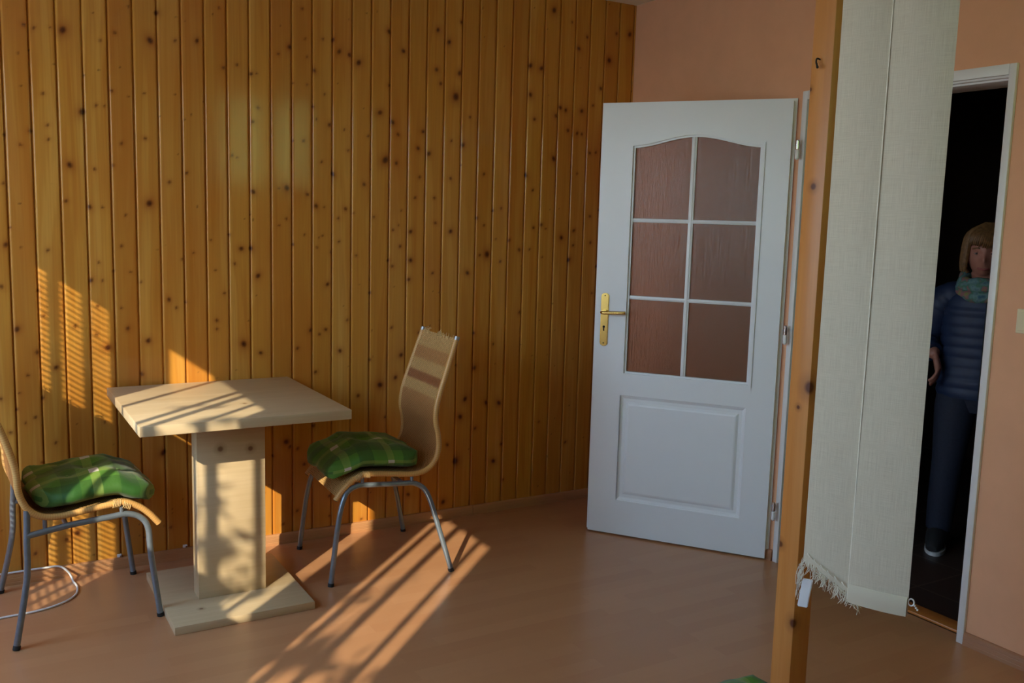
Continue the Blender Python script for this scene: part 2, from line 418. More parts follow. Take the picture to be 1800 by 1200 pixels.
def pine_wall():
    rng = np.random.RandomState(3)
    knots = [tuple(int(q) / 1000 for q in t.split(',')) for t in KN.split()]
    knots = [(x, z, max(.0038, min(.0125, r * .82))) for x, z, r in knots]
    kx = np.array([(k[0], k[1]) for k in knots])
    extra = []
    for i in range(900):                         # boards beyond the ones picked out, and pin knots between
        x, z = rng.uniform(XW, 0), rng.uniform(.05, H)
        d = np.min(np.hypot(kx[:, 0] - x, kx[:, 1] - z))
        if d > .075: extra.append((x, z, rng.choice([.0022, .003, .0035, .005, .006], p=[.3, .3, .2, .12, .08])))
    knots += extra[:330]
    # columns: seams at -(POFF + i*PW); groove just right of every seam, its slope facing the window side
    prof = [(0, .0095), (.0026, .0100), (.0042, .0098), (.0046, .0050), (.0078, .0010), (.0092, 0)]
    prof += [(.0092 + (PW - .0112) * k / 13, 0) for k in range(1, 13)] + [(PW - .0020, 0), (PW - .0006, .0010)]
    xs, ds, tn = [], [], []
    n = int(math.ceil((-XW) / PW)) + 2
    tones = rng.rand(n + 4)
    for i in range(n, -3, -1):
        x0 = -(POFF + i * PW)
        for a, d in prof:
            x = x0 + a
            if XW - .001 <= x <= -.0005:
                xs.append(x); ds.append(d); tn.append(tones[i + 2])
    xs.append(0.0); ds.append(0.0); tn.append(tn[-1])
    xs, ds, tn = map(np.array, (xs, ds, tn))
    zs = np.arange(0, H + .001, .006); zs = np.append(zs[zs < H - .001], H)
    nx, nz = len(xs), len(zs)
    X, Z = np.meshgrid(xs, zs)
    co = np.stack([X, np.tile(ds, (nz, 1)), Z], -1).reshape(-1, 3)
    knot = np.zeros((nz, nx)); stain = np.zeros((nz, nx))
    plank = np.floor((-X - POFF) / PW + 1e-6)
    for (kx_, kz_, r) in knots:
        w = max(.03, r * 6)
        i0, i1 = np.searchsorted(xs, (kx_ - w, kx_ + w)); j0, j1 = np.searchsorted(zs, (kz_ - w * 1.3, kz_ + w * 1.3))
        if i1 <= i0 or j1 <= j0: continue
        e = rng.uniform(.9, 1.25); tilt = rng.uniform(-.3, .3)
        dx = X[j0:j1, i0:i1] - kx_; dz = (Z[j0:j1, i0:i1] - kz_) / e + tilt * dx
        q = np.hypot(dx, dz) / r
        knot[j0:j1, i0:i1] = np.maximum(knot[j0:j1, i0:i1], np.clip(1.75 - q * 1.2, 0, 1) * min(.96, .5 + r * 50))
        if r > .004:
            same = plank[j0:j1, i0:i1] == math.floor((-kx_ - POFF) / PW + 1e-6)
            stain[j0:j1, i0:i1] = np.maximum(stain[j0:j1, i0:i1], same * np.exp(-(q / 2.6) ** 2) * min(1, r * 90))
    col = np.stack([knot, stain, np.tile(tn, (nz, 1)), np.ones((nz, nx))], -1).reshape(-1, 4)
    idx = np.arange(nz * nx).reshape(nz, nx)
    f = np.stack([idx[:-1, :-1], idx[:-1, 1:], idx[1:, 1:], idx[1:, :-1]], -1).reshape(-1, 4)
    me = bpy.data.meshes.new('wall_north')
    me.vertices.add(len(co)); me.vertices.foreach_set('co', co.ravel())
    me.loops.add(f.size); me.loops.foreach_set('vertex_index', f.ravel())
    me.polygons.add(len(f)); me.polygons.foreach_set('loop_start', np.arange(0, f.size, 4)); 
    me.update(calc_edges=True)
    at = me.color_attributes.new('wood', 'FLOAT_COLOR', 'POINT')
    at.data.foreach_set('color', col.ravel().astype(np.float32))
    me.materials.append(M['pine'])
    me.validate()
    o = link(bpy.data.objects.new('wall_north', me))
    return tag(o, kind='structure')
pine_wall()

def struct(name, boxes, mat, bev=0):
    bm = BM()
    for lo, hi in boxes: box(bm, lo, hi, bev)
    return tag(obj(name, bm, mat, smooth=bev > 0), kind='structure')

struct('floor', [((XW - .3, YS - .2, -.1), (.05, .06, 0))], M['floor'])
struct('ceiling', [((XW - .3, YS - .2, H), (.16, .06, H + .12))], M['ceil'])
# back wall with the doorway
DY0, DY1, DZ = -2.072, -1.172, 2.022
struct('wall_east', [((0, YS - .2, 0), (.15, DY0, H)), ((0, DY1, 0), (.15, .06, H)), ((0, DY0, DZ), (.15, DY1, H))], M['peach'])
# window wall: three sunlit openings between piers, plus one added for fill light
WT = .05
op = [(-1.14, -.32), (-1.633, -1.345), (-2.723, -1.805), (-3.548, -2.985)]
ZB, ZT = .62, 2.26
SILL = [.62, .92, 1.385, 1.32]  # sills of the wide windows raised to hold back sun and sky light
bx = [((XW - WT, YS - .2, 0), (XW, .06, ZB)), ((XW - WT, YS - .2, ZT), (XW, .06, H))]
for (lo, hi), zs_ in zip(op, SILL):
    if zs_ > ZB: bx.append(((XW - WT, lo, ZB), (XW, hi, zs_)))
edges = [.06] + [e for lo, hi in op for e in (hi, lo)] + [YS - .2]
for k in range(0, len(edges), 2):
    bx.append(((XW - WT, edges[k + 1], ZB), (XW, edges[k], ZT)))
bx += [((XW - WT, -1.93, 1.38), (XW, -1.805, 1.875)), ((XW - WT, -2.46, 1.38), (XW, -1.93, 1.455))]  # unseen sill steps added to keep sun off the wall under the tabletop
struct('wall_west', bx, M['peach'])
SX0, SX1, SZ0, SZ1 = -1.13, -.24, 1.70, 2.5
struct('wall_south', [((XW - .05, YS - .1, 0), (SX0, YS, H)), ((SX1, YS - .1, 0), (.15, YS, H)), ((SX0, YS - .1, 0), (SX1, YS, SZ0)), ((SX0, YS - .1, SZ1), (SX1, YS, H))], M['brown'])

def window(name, axis, pos, a0, a1, z0, z1, bars, fr=.012, dep=.03):
    """frame and bars of one window opening"""
    bm = BM()
    def bb(a, b, c, d):
        if axis == 'X': box(bm, (pos - dep, a, c), (pos, b, d), .003)
        else: box(bm, (a, pos - dep, c), (b, pos, d), .003)
    bb(a0, a0 + fr, z0, z1); bb(a1 - fr, a1, z0, z1); bb(a0, a1, z0, z0 + fr); bb(a0, a1, z1 - fr, z1)
    for c, w in bars: bb(c - w / 2, c + w / 2, z0, z1)
    return tag(obj(name, bm, M['pvc']), kind='structure')
window('fill_window', 'X', XW - .005, -1.14, -.32, ZB, ZT, [(-.73, .05)], .03)  # unseen window added to let more sky light into the room
w1 = window('window_1', 'X', XW - .005, -1.633, -1.345, SILL[1], ZT, [(-1.418, .018), (-1.528, .008)], .006)
bm = BM()
z = SILL[1] + .02
while z < ZT - .02:                                # slats of the venetian blind in the narrow window
    box(bm, (XW - .053, -1.624, z), (XW - .037, -1.352, z + .0012)); z += .0232
obj('blind_slats', bm, M['alu'], w1, smooth=False)['kind'] = 'stuff'
window('window_2', 'X', XW - .005, -2.723, -1.805, SILL[2], ZT, [(-2.015, .014), (-2.32, .016), (-2.41, .022), (-2.577, .012)])
window('window_3', 'X', XW - .005, -3.548, -2.985, SILL[3], ZT, [(-3.065, .018), (-3.215, .026), (-3.43, .014)])
w4 = window('window_4', 'Y', YS - .02, SX0, SX1, SZ0, SZ1, [], .03)
bm = BM(); box(bm, (SX0 + .02, YS - .06, SZ0 + .02), (SX1 - .02, YS - .057, SZ1 - .02)); obj('added_dimming_screen', bm, M['dimming_screen'], w4, smooth=False)  # unseen translucent screen added to dim and tint the light of this opening

# skirting boards
def skirt(name, pts, mat, axis):
    bm = BM()
    prof = [(0, 0), (-.015, 0), (-.0155, .012), (-.0145, .014), (-.0150, .016), (-.0148, .028), (-.0138, .030), (-.0142, .032), (-.013, .041), (-.009, .046), (0, .047)]
    if axis == 'X':
        prism(bm, prof, pts[0], pts[1], (1, 2, 0))
    else:
        prism(bm, prof, pts[0], pts[1], (0, 2, 1))
    return tag(obj(name, bm, mat, smooth=False), kind='structure')
skirt('baseboard_north', (XW, -.9), M['skirt'], 'X')
skirt('baseboard_corner', (-.898, -.001), M['skirt'], 'X')
skirt('baseboard_east', (YS, -2.085), M['skirt_y'], 'Y')
skirt('baseboard_east_short', (-1.16, -.016), M['skirt_y'], 'Y')

# steel door frame, threshold
FY0, FY1, FZ = -2.084, -1.165, 2.030
bm = BM()
for a, b in ((FY1 - .027, FY1), (FY0, FY0 + .027)):
    box(bm, (-.012, a, 0), (.006, b, FZ), .003)
box(bm, (-.0118, FY0 + .0268, FZ - .036), (.006, FY1 - .0268, FZ), .002)
for a, b in ((FY1 - .042, FY1 - .008), (FY0 + .008, FY0 + .042)):
    box(bm, (.022, a, 0), (.165, b, FZ - .03), .002)
box(bm, (.022, FY0 + .0418, FZ - .05), (.1648, FY1 - .0418, FZ - .031), .0015)
for a, b in ((FY1 - .030, FY1 - .012), (FY0 + .012, FY0 + .030)):
    box(bm, (.0, a, 0), (.03, b, FZ - .02))
box(bm, (.001, FY0 + .0299, FZ - .043), (.029, FY1 - .0299, FZ - .036))
tag(obj('trim_1', bm, M['frame']), kind='structure')
bm = BM(); box(bm, (.055, FY0 + .04, 0), (.135, FY1 - .04, .012), .004)
tag(obj('trim_2', bm, M['thresh']), kind='structure')
# hallway beyond
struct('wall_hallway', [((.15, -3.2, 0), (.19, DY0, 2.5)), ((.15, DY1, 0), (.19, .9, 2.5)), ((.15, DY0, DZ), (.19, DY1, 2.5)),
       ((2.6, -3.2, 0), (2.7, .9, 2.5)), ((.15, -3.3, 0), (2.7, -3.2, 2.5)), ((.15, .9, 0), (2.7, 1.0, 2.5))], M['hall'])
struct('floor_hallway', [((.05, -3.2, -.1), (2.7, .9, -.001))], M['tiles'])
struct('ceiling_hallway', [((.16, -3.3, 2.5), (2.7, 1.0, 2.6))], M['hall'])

# ------------------------------------------------------------------ the white door leaf
def door_leaf():
    ang = 2.1941
    d = V((math.cos(ang), math.sin(ang), 0)); n = V((-.812, -.584, 0)); h = V((-.034, -1.140, .008))
    mat = Matrix((( d.x, n.x, 0, h.x), (d.y, n.y, 0, h.y), (0, 0, 1, h.z), (0, 0, 0, 1)))
    W, T, HT = .829, .025, 1.985
    L0, L1, B0, SP = .107, .692, .762, 1.812        # glazed field, springing of the arch
    def arch(u, off=0):
        t = (u - (L0 + L1) / 2) / ((L1 - L0) / 2)
        t = max(-1, min(1, t))
        return SP + .046 * .5 * (1 + math.cos(PI * t)) - off
    NA = 28
    root = empty('door_1'); root.matrix_world = mat
    tag(root, kind='structure')
    # leaf with glazed cut-out, raised from strips
    bm = BM()
    def panel(v0, v1, u0, u1, z1, gl=0.0):
        a0, a1, b0 = L0 + gl, L1 - gl, B0 + gl
        us = [a0 + (a1 - a0) * k / NA for k in range(NA + 1)]
        box(bm, (u0, v0, 0), (a0, v1, z1)); box(bm, (a1, v0, 0), (u1, v1, z1))
        prism(bm, [(a0, z1)] + [(u, arch(u, gl)) for u in us] + [(a1, z1)], v0, v1, (0, 2, 1))
    panel(-T, 0, 0, W, HT)
    # lower rail is cut around the moulded panel: built as a recessed stepped field
    P0, P1, Q0, Q1 = .12, .697, .165, .668
    def rect(i): return (P0 + i, P1 - i, Q0 + i, Q1 - i)
    box(bm, (L0, -T, 0), (L1, 0, Q0)); box(bm, (L0, -T, Q1), (L1, 0, B0)); box(bm, (L0, -T, Q0), (P0, 0, Q1)); box(bm, (P1, -T, Q0), (L1, 0, Q1))
    steps = [(0, 0), (.003, -.003), (.007, -.0045), (.012, -.009), (.016, -.011), (.030, -.011), (.040, -.0045), (.046, -.003)]
    rings = []
    for i, v in steps:
        a, b, c, e = rect(i)
        rings.append([bm.verts.new((a, v, c)), bm.verts.new((b, v, c)), bm.verts.new((b, v, e)), bm.verts.new((a, v, e))])
    for r0, r1 in zip(rings, rings[1:]):
        for k in range(4): bm.faces.new((r0[k], r0[(k + 1) % 4], r1[(k + 1) % 4], r1[k]))
    bm.faces.new(rings[-1])
    # rebated lip on the far side
    lo, hi = -.013, W + .013
    v0, v1 = -.040, -T
    box(bm, (lo, v0, 0), (L0 + .004, v1, HT + .012)); box(bm, (L1 - .004, v0, 0), (hi, v1, HT + .012)); box(bm, (L0, v0, 0), (L1, v1, B0 + .004))
    us = [L0 + (L1 - L0) * k / NA for k in range(NA + 1)]
    prism(bm, [(L0, HT + .012)] + [(u, arch(u, .004)) for u in us] + [(L1, HT + .012)], v0, v1, (0, 2, 1))
    leaf = obj('leaf', bm, M['white'], root, smooth=False)
    leaf['label'] = 'white moulded leaf with a raised lower panel'
    # glazing beads and bars
    def bead(off, w, vlo, vhi):
        A = [(L0 + off, B0 + off)] + [(L0 + off, SP - off)] + [(u, arch(u, off)) for u in [L0 + off + (L1 - L0 - 2 * off) * k / NA for k in range(NA + 1)]] + [(L1 - off, SP - off), (L1 - off, B0 + off)]
        o2 = off + w
        Bq = [(L0 + o2, B0 + o2)] + [(L0 + o2, SP - o2)] + [(u, arch(u, o2)) for u in [L0 + o2 + (L1 - L0 - 2 * o2) * k / NA for k in range(NA + 1)]] + [(L1 - o2, SP - o2), (L1 - o2, B0 + o2)]
        n_ = len(A)
        def q(p, v): return bmb.verts.new((p[0], v, p[1]))
        a0 = [q(p, vlo) for p in A]; a1 = [q(p, vhi) for p in A]; b0 = [q(p, vlo) for p in Bq]; b1 = [q(p, vhi) for p in Bq]
        for k in range(n_):
            j = (k + 1) % n_
            for f in ((a1[k], a1[j], b1[j], b1[k]), (b1[k], b1[j], b0[j], b0[k]), (a0[j], a0[k], b0[k], b0[j]), (a0[k], a0[j], a1[j], a1[k])):
                try: bmb.faces.new(f)
                except ValueError: pass
    bmb = BM()
    bead(-.004, .013, -.030, .006); bead(.008, .010, -.030, -.004)
    obj('glazing_frame', bmb, M['white'], root, smooth=False)
    UM, R1, R2 = .410, 1.473, 1.1225
    for nm, lo_, hi_ in (('glazing_bar', (UM - .012, -.022, B0 + .012), (UM + .012, -.008, arch(UM, .012))), ('glazing_bar', (L0 + .014, -.0225, R1 - .009), (L1 - .014, -.0085, R1 + .009)), ('glazing_bar', (L0 + .014, -.0225, R2 - .009), (L1 - .014, -.0085, R2 + .009))):
        b = BM(); box(b, lo_, hi_, .004, 2)
        if nm and lo_[0] == UM - .012: box(b, (UM - .004, -.008, B0 + .016), (UM + .004, -.005, arch(UM, .016)), .001)
        else: box(b, (L0 + .018, -.0085, (lo_[2] + hi_[2]) / 2 - .003), (L1 - .018, -.0055, (lo_[2] + hi_[2]) / 2 + .003), .001)
        obj(nm, b, M['white'], root)
    # six obscured panes, the top two with an arched head
    for (a, b_) in ((L0 + .010, UM - .004), (UM + .004, L1 - .010)):
        for (c, e) in ((B0 + .010, R2 - .003), (R2 + .003, R1 - .003), (R1 + .003, None)):
            g = BM()
            if e is None:
                us = [a + (b_ - a) * k / 14 for k in range(15)]
                prism(g, [(a, c)] + [(u, arch(u, .008)) for u in us] + [(b_, c)], -.0195, -.0155, (0, 2, 1))
            else: box(g, (a, -.0195, c), (b_, -.0155, e))
            obj('glass_pane', g, M['glass'], root, smooth=False)
    # handle plate with lever and keyhole
    g = BM()
    pc, pw, za, zb = .7855, .0185, .893, 1.137
    poly = [(pc + pw, za + .012)] + [(pc + pw * math.cos(t), zb - .014 + .014 * math.sin(t)) for t in [PI * k / 12 for k in range(13)]] + [(pc + pw * math.cos(t), za + .012 + .014 * math.sin(t)) for t in [PI + PI * k / 12 for k in range(1, 12)]]
    prism(g, poly, 0, .006, (0, 2, 1))
    bmesh.ops.bevel(g, geom=[e for e in g.edges if all(abs(v.co.y - .006) < 1e-5 for v in e.verts)], offset=.0025, segments=2, affect='EDGES')
    plate = obj('handle_plate', g, M['brass'], root)
    plate['label'] = 'long brass handle plate'
    g = BM()
    tube(g, [(pc, .004, 1.050), (pc, .016, 1.050)], .013, 18)
    tube(g, catmull([(pc, .014, 1.050), (pc, .040, 1.050), (pc - .004, .052, 1.050), (pc - .018, .056, 1.050), (pc - .06, .054, 1.052), (pc - .10, .050, 1.054), (pc - .112, .047, 1.0545)], 6), .0078, 12, flat=1.15)
    obj('lever', g, M['brass'], plate)
    g = BM()
    tube(g, [(pc + .001, .0055, .981), (pc + .001, .0068, .981)], .0055, 14); box(g, (pc - .002, .0055, .962), (pc + .004, .0068, .980))
    obj('keyhole', g, M['dark'], plate)
    g = BM()
    for zz in (1.125, .905): tube(g, [(pc, .0055, zz), (pc, .0072, zz)], .003, 10)
    obj('screw', g, M['dark'], plate)
    # latch plate on the free edge
    # hinges on the frame side
    inv = mat.inverted()
    for zz in (1.79, 1.013, .236):
        g = BM(); c = inv @ V((-.036, -1.178, zz))
        tube(g, [c + V((0, 0, .002)), c + V((0, 0, .036))], .0075, 14); tube(g, [c + V((0, 0, .036)), c + V((0, 0, .041))], [.0075, .004], 14)
        e_ = inv @ V((-.028, -1.160, zz)); 
        tube(g, [(c.x, c.y, c.z + .018), (e_.x - .0, e_.y, c.z + .018)], .004, 8)
        hg = obj('hinge', g, M['chrome'], root)
        g = BM()
        tube(g, [c + V((0, 0, -.036)), c + V((0, 0, 0))], .0085, 14); tube(g, [c + V((0, 0, -.042)), c + V((0, 0, -.036))], [.004, .0085], 14)
        obj('hinge_cap', g, M['plastic'], hg)
    return root
door_leaf()

# ------------------------------------------------------------------ dining table
def table():
    t = tag(empty('pedestal_table', (-2.21, -.43, 0)), 'pale oak square pedestal table pushed against the pine wall', 'table')
    def part(nm, lo, hi, bev):
        bm = BM(); o = V((-2.21, -.43, 0)); box(bm, V(lo) - o, V(hi) - o, bev, 2)
        return obj(nm, bm, M['oak'], t)
    part('tabletop', (-2.572, -.792, .7235), (-1.837, -.012, .7585), .0018)
    part('column', (-2.340, -.545, .030), (-2.089, -.458, .7235), .0015)
    part('base_plate', (-2.466, -.752, 0), (-1.963, -.180, .030), .0018)
    return t
table()

# ------------------------------------------------------------------ rattan chairs
PROF = [(.222, .352), (.195, .385), (.160, .415), (.115, .436), (.06, .434), (-.02, .425), (-.10, .417), (-.158, .428), (-.196, .462), (-.214, .515), (-.212, .57), (-.201, .63), (-.206, .69), (-.222, .75), (-.258, .855), (-.296, .968)]
def seat_z(u):
    q = sorted(PROF[:8])
    if u > .16: return .415 + (u - .16) * -.25
    return float(np.interp(u, [a for a, b in q], [b for a, b in q]))
PROF_WORN = PROF[:9] + [(-.217, .515), (-.221, .57), (-.227, .61), (-.243, .67), (-.262, .73), (-.308, .85), (-.352, .96)]
def make_chair(name, loc, rz, label, welded=False, seed=1, prof=PROF, fu=.2556, ru=-.2505, du=0.0):
    rnd = random.Random(seed)
    root = tag(empty(name, loc, rz), label, 'chair', 'rattan dining chairs at the table')
    P = catmull([(a + du, 0, b) for a, b in prof], 7)
    kf, kr = fu / .2556, ru / -.2505
    n = len(P)
    cum = [0.0]
    for a, b in zip(P, P[1:]): cum.append(cum[-1] + (b - a).length)
    hw = [.202 - .024 * max(0, (c / cum[-1] - .45) / .55) for c in cum]
    # woven shell
    bm = BM(); uv = bm.loops.layers.uv.active
    NW = 16
    rows = []
    for side in (1, -1):
        R = []
        for i in range(n):
            a, b = P[max(i - 1, 0)], P[min(i + 1, n - 1)]
            tn = (b - a).normalized(); nr = V((-tn.z, 0, tn.x)) * -1
            back = max(0, (cum[i] / cum[-1] - .45) / .55)
            R.append([bm.verts.new(P[i] + nr * (side * .0045 - .010 * (1 - (2 * k / NW - 1) ** 2) * (.5 + .5 * back)) + V((0, (2 * k / NW - 1) * hw[i], 0))) for k in range(NW + 1)])
        rows.append(R)
        for i in range(n - 1):
            for k in range(NW):
                f = bm.faces.new((R[i][k], R[i][k + 1], R[i + 1][k + 1], R[i + 1][k]))
                for lp, (ii, kk) in zip(f.loops, ((i, k), (i, k + 1), (i + 1, k + 1), (i + 1, k))):
                    lp[uv].uv = ((2 * kk / NW - 1) * hw[ii], cum[ii] / cum[-1] * WEAVE_LEN)
    for ii in (0, n - 1):
        for k in range(NW): bm.faces.new((rows[0][ii][k], rows[0][ii][k + 1], rows[1][ii][k + 1], rows[1][ii][k]))
    sh = obj('woven_shell', bm, M['weave'], root)
    # broken cane ends along the top edge
    bm = BM(); top = P[-1]; tn = (P[-1] - P[-3]).normalized()
    for k in range(34):
        y = rnd.uniform(-.165, .165); a = top + V((0, y, 0)) - tn * .012
        q = a + tn * rnd.uniform(.014, .026) + V((rnd.uniform(-.008, .008), rnd.uniform(-.01, .01), 0))
        w = q + V((rnd.uniform(-.012, .012), rnd.uniform(-.014, .014), rnd.uniform(-.012, .008)))
        tube(bm, [a, q, w], .0012, 5)
    obj('frayed_cane', bm, M['cane'], sh)['kind'] = 'stuff'
    for s in (-1, 1):
        bm = BM()
        ext = [P[0] + (P[0] - P[2]).normalized() * .012] + P
        tube(bm, [V((p.x, s * (hw[max(0, i - 1)] + .004), p.z)) for i, p in enumerate(ext)], .0115, 12)
        pole = obj('side_pole', bm, M['wrap'], root)
        bm = BM(); q = V((top.x, s * (hw[-1] + .004), top.z)); tube(bm, [q - tn * .004, q + tn * .010, q + tn * .012], [.0119, .0119, .009], 14)
        obj('end_cap', bm, M['cap'], pole)
        bm = BM(); q = V((ext[0].x, s * (hw[0] + .004), ext[0].z)); dn = (ext[0] - ext[3]).normalized(); tube(bm, [q, q + dn * .002], .0085, 12)
        obj('end_hole', bm, M['dark'], pole)
        # bindings where the pole is lashed to the frame
        bm = BM()
        for u0 in (.112, .145):
            for k in range(5):
                u = u0 - k * .0052; zc = seat_z(min(u, .159))
                tube(bm, [V((u + .003 * math.sin(t), s * (hw[0] + .004) + .0132 * math.cos(t), zc + .0132 * math.sin(t))) for t in [2 * PI * j / 12 for j in range(12)]], .0018, 5, closed=True)
        obj('cane_binding', bm, M['cane'], pole)
    # steel underframe
    for s in (-1, 1):
        f = catmull([(.255 * kf, s * .232, .006), (.226 * kf, s * .226, .235), (.203, s * .218, .335), (.178, s * .210, .376), (.135, s * .206, .393), (.095, s * .205, .391)], 7)
        bm = BM(); tube(bm, f, .0108, 12); lg = obj('leg', bm, M['steel'], root)
        bm = BM(); tube(bm, [(.2556 * kf, s * .2321, 0), (.254 * kf, s * .2318, .014)], .0122, 12); obj('rubber_foot', bm, M['rubber'], lg)
        if welded:
            r = catmull([(-.250 * kr, s * .275, .006), (-.205 * kr, s * .238, .22), (-.186, s * .222, .345), (-.183, s * .212, .40), (-.181, s * .206, .452)], 7)
            rail = [(.095, s * .205, .391), (-.05, s * .2065, .382), (-.184, s * .220, .368)]
        else:
            r = catmull([(-.250 * kr, s * .275, .006), (-.205 * kr, s * .242, .181), (-.172, s * .222, .300), (-.146, s * .212, .352), (-.105, s * .206, .377), (-.06, s * .205, .381)], 7)
            rail = [(.095, s * .205, .391), (-.06, s * .205, .381)]
        bm = BM(); tube(bm, r, .0108, 12); lg = obj('leg', bm, M['steel'], root)
        bm = BM(); tube(bm, [(-.2505 * kr, s * .2755, 0), (-.247 * kr, s * .273, .014)], .0122, 12); obj('rubber_foot', bm, M['rubber'], lg)
        bm = BM(); tube(bm, rail, .0108, 12); obj('side_rail', bm, M['steel'], root)
        for u, zr in ((.118, .392), (-.128 if welded else -.095, .375)):
            bm = BM(); tube(bm, [(u, s * .205, zr), (u, s * .205, seat_z(u) + .002)], .007, 10); obj('support_stud', bm, M['steel'], root)
    for u, zz in ((.13, .393), (-.06, .381)):
        bm = BM(); tube(bm, [(u, -.205, zz), (u, .205, zz)], .008, 10); obj('cross_bar', bm, M['steel'], root)
    return root
CR = ((-1.572, -.352, 0), PI - .045); CL = ((-2.727, -.338, 0), .05)
make_chair('rattan_chair', CR[0], CR[1], 'rattan high-backed chair facing the table from beside the white door', False, 1)
make_chair('rattan_chair', CL[0], CL[1], 'rattan chair with its back cut by the picture edge, near the white cable', True, 2, PROF_WORN, .237, -.235, .014)

def cushion(name, loc, rz, label, cu, half, h, flat=False, seed=1, group='green plaid seat cushions', uvo=(.05, .07)):
    rnd = random.Random(seed)
    bm = BM(); uv = bm.loops.layers.uv.active
    N = 40
    tufts = [(-.4, -.4), (.4, -.4), (-.4, .4), (.4, .4), (0, 0)]
    ph = [rnd.uniform(0, 6) for _ in range(4)]
    grid = []
    for side in (1, -1):
        G = []
        for i in range(N + 1):
            row = []
            for j in range(N + 1):
                a, b = 2 * i / N - 1, 2 * j / N - 1
                # rounded-square outline with soft bulges
                k = 1 / max(1, (abs(a) ** 4 + abs(b) ** 4) ** .25)
                x, y = a * k * half, b * k * half
                wob = 1 + .020 * math.sin(7 * math.atan2(b, a) + ph[0]) + .012 * math.sin(13 * math.atan2(b, a) + ph[1])
                x *= wob; y *= wob
                e = max(abs(a), abs(b))
                t = max(0, 1 - e ** 2.8) ** .62
                zt = h * t
                dip = sum((.42 if p == 0 else .20) * math.exp(-((a - p) ** 2 + (b - q) ** 2) / (.05 if p == 0 else .02)) for p, q in tufts)
                zt *= (1 - min(.6, dip))
                zt += t * .0035 * math.sin(9 * a + ph[2]) * math.sin(8 * b + ph[3])
                u = cu + x
                base = 0 if flat else seat_z(max(-.155, min(.3, u))) + .0135
                if not flat and u < -.155: base += (-.155 - u) * .6
                z = base + h * .40 + (zt * .75 if side > 0 else -h * .40 * min(1, t * 1.25))
                row.append((x, y, z, a, b))
            G.append(row)
        grid.append(G)
    vt = {}
    def v(s, i, j):
        edge = i in (0, N) or j in (0, N)
        key = (0 if edge else s, i, j)
        if key not in vt: vt[key] = bm.verts.new((cu + grid[s][i][j][0], grid[s][i][j][1], grid[s][i][j][2]))
        return vt[key]
    for s in (0, 1):
        for i in range(N):
            for j in range(N):
                q = ((i, j), (i + 1, j), (i + 1, j + 1), (i, j + 1))
                f = bm.faces.new([v(s, a, b) for a, b in (q if s == 0 else reversed(q))])
                for lp, (a, b) in zip(f.loops, (q if s == 0 else list(reversed(q)))):
                    lp[uv].uv = (grid[s][a][b][3] * half + uvo[0] + .38, grid[s][a][b][4] * half + uvo[1] + .38)
    root = obj(name, bm, M['plaid'], None, True, 180)
    root.location = loc; root.rotation_euler = (0, 0, rz)
    tag(root, label, 'cushion', group)
    for p, q in tufts:
        i, j = round((p + 1) / 2 * N), round((q + 1) / 2 * N)
        g = grid[0][i][j]; c = V((cu + g[0], g[1], g[2] - .002))
        bm = BM(); tube(bm, [c, c + V((0, 0, .003)), c + V((0, 0, .005))], [.007, .007, .003], 10)
        obj('tuft', bm, M['plaid'], root)
    return root
cushion('seat_cushion', CR[0], CR[1], 'green plaid cushion on the chair nearest the white door', .052, .208, .088, seed=5, uvo=(.004, .123))
cushion('seat_cushion', CL[0], CL[1], 'green plaid cushion, sunlit along its front edge, on the chair near the white cable', .045, .212, .088, seed=9, uvo=(.134, .073))
cushion('seat_cushion', (-1.098, -2.118, 0), 1.50, 'dark green cushion, only its corner showing, lying on the floor at the bottom picture edge', 0, .15, .09, True, seed=11, uvo=(.11, .01))

# ------------------------------------------------------------------ white cable by the left chair
bm = BM()
r_ = .0042
tube(bm, catmull([(-4.0, -.012, .052), (-3.2, -.012, .0515), (-2.93, -.012, .0515), (-2.82, -.012, .0515), (-2.765, -.018, .050), (-2.735, -.045, .030), (-2.722, -.085, r_), (-2.715, -.15, r_), (-2.728, -.225, r_), (-2.775, -.285, r_), (-2.86, -.325, r_), (-2.985, -.335, r_), (-3.2, -.36, r_), (-3.6, -.40, r_)], 9), r_, 10)
tag(obj('power_cable', bm, M['cable']), 'loop of white cable lying along the skirting and curling over the floor', 'cable')
for x, lb in ((-2.541, 'small white clip on the pine wall above the skirting, near the chair'), (-2.281, 'small white clip just above the skirting beside the table column')):
    c = empty('cable_clip', (x, 0, .053))
    tag(c, lb, 'clip', 'cable clips along the skirting')
    bm = BM(); box(bm, (-.009, -.007, -.0055), (.009, .0065, .006), .002); obj('clip_body', bm, M['plastic'], c)
    bm = BM(); tube(bm, [(.004, -.012, 0), (.004, -.006, 0)], [.0035, .0025], 8); obj('nail', bm, M['chrome'], c)

# ------------------------------------------------------------------ timber post and blind
p = tag(empty('timber_post', (-1.2265, -2.3725, 0)), 'square knotty timber post standing between the white door and the blind', 'post')
bm = BM(); box(bm, (-.0315, -.0325, 0), (.0315, .0325, H), .003, 2); obj('post_shaft', bm, M['post'], p)
bm = BM()
for (x, y, z) in ((-.0318, .006, 1.857),):
    tube(bm, catmull([(x + .004, y, z + .010), (x - .010, y, z + .012), (x - .012, y, z + .002), (x - .010, y - .004, z - .008), (x - .016, y - .007, z - .010), (x - .018, y - .007, z + .000)], 5), .0021, 8)
obj('wall_hook', bm, M['dark'], p)['label'] = 'small dark metal hook'

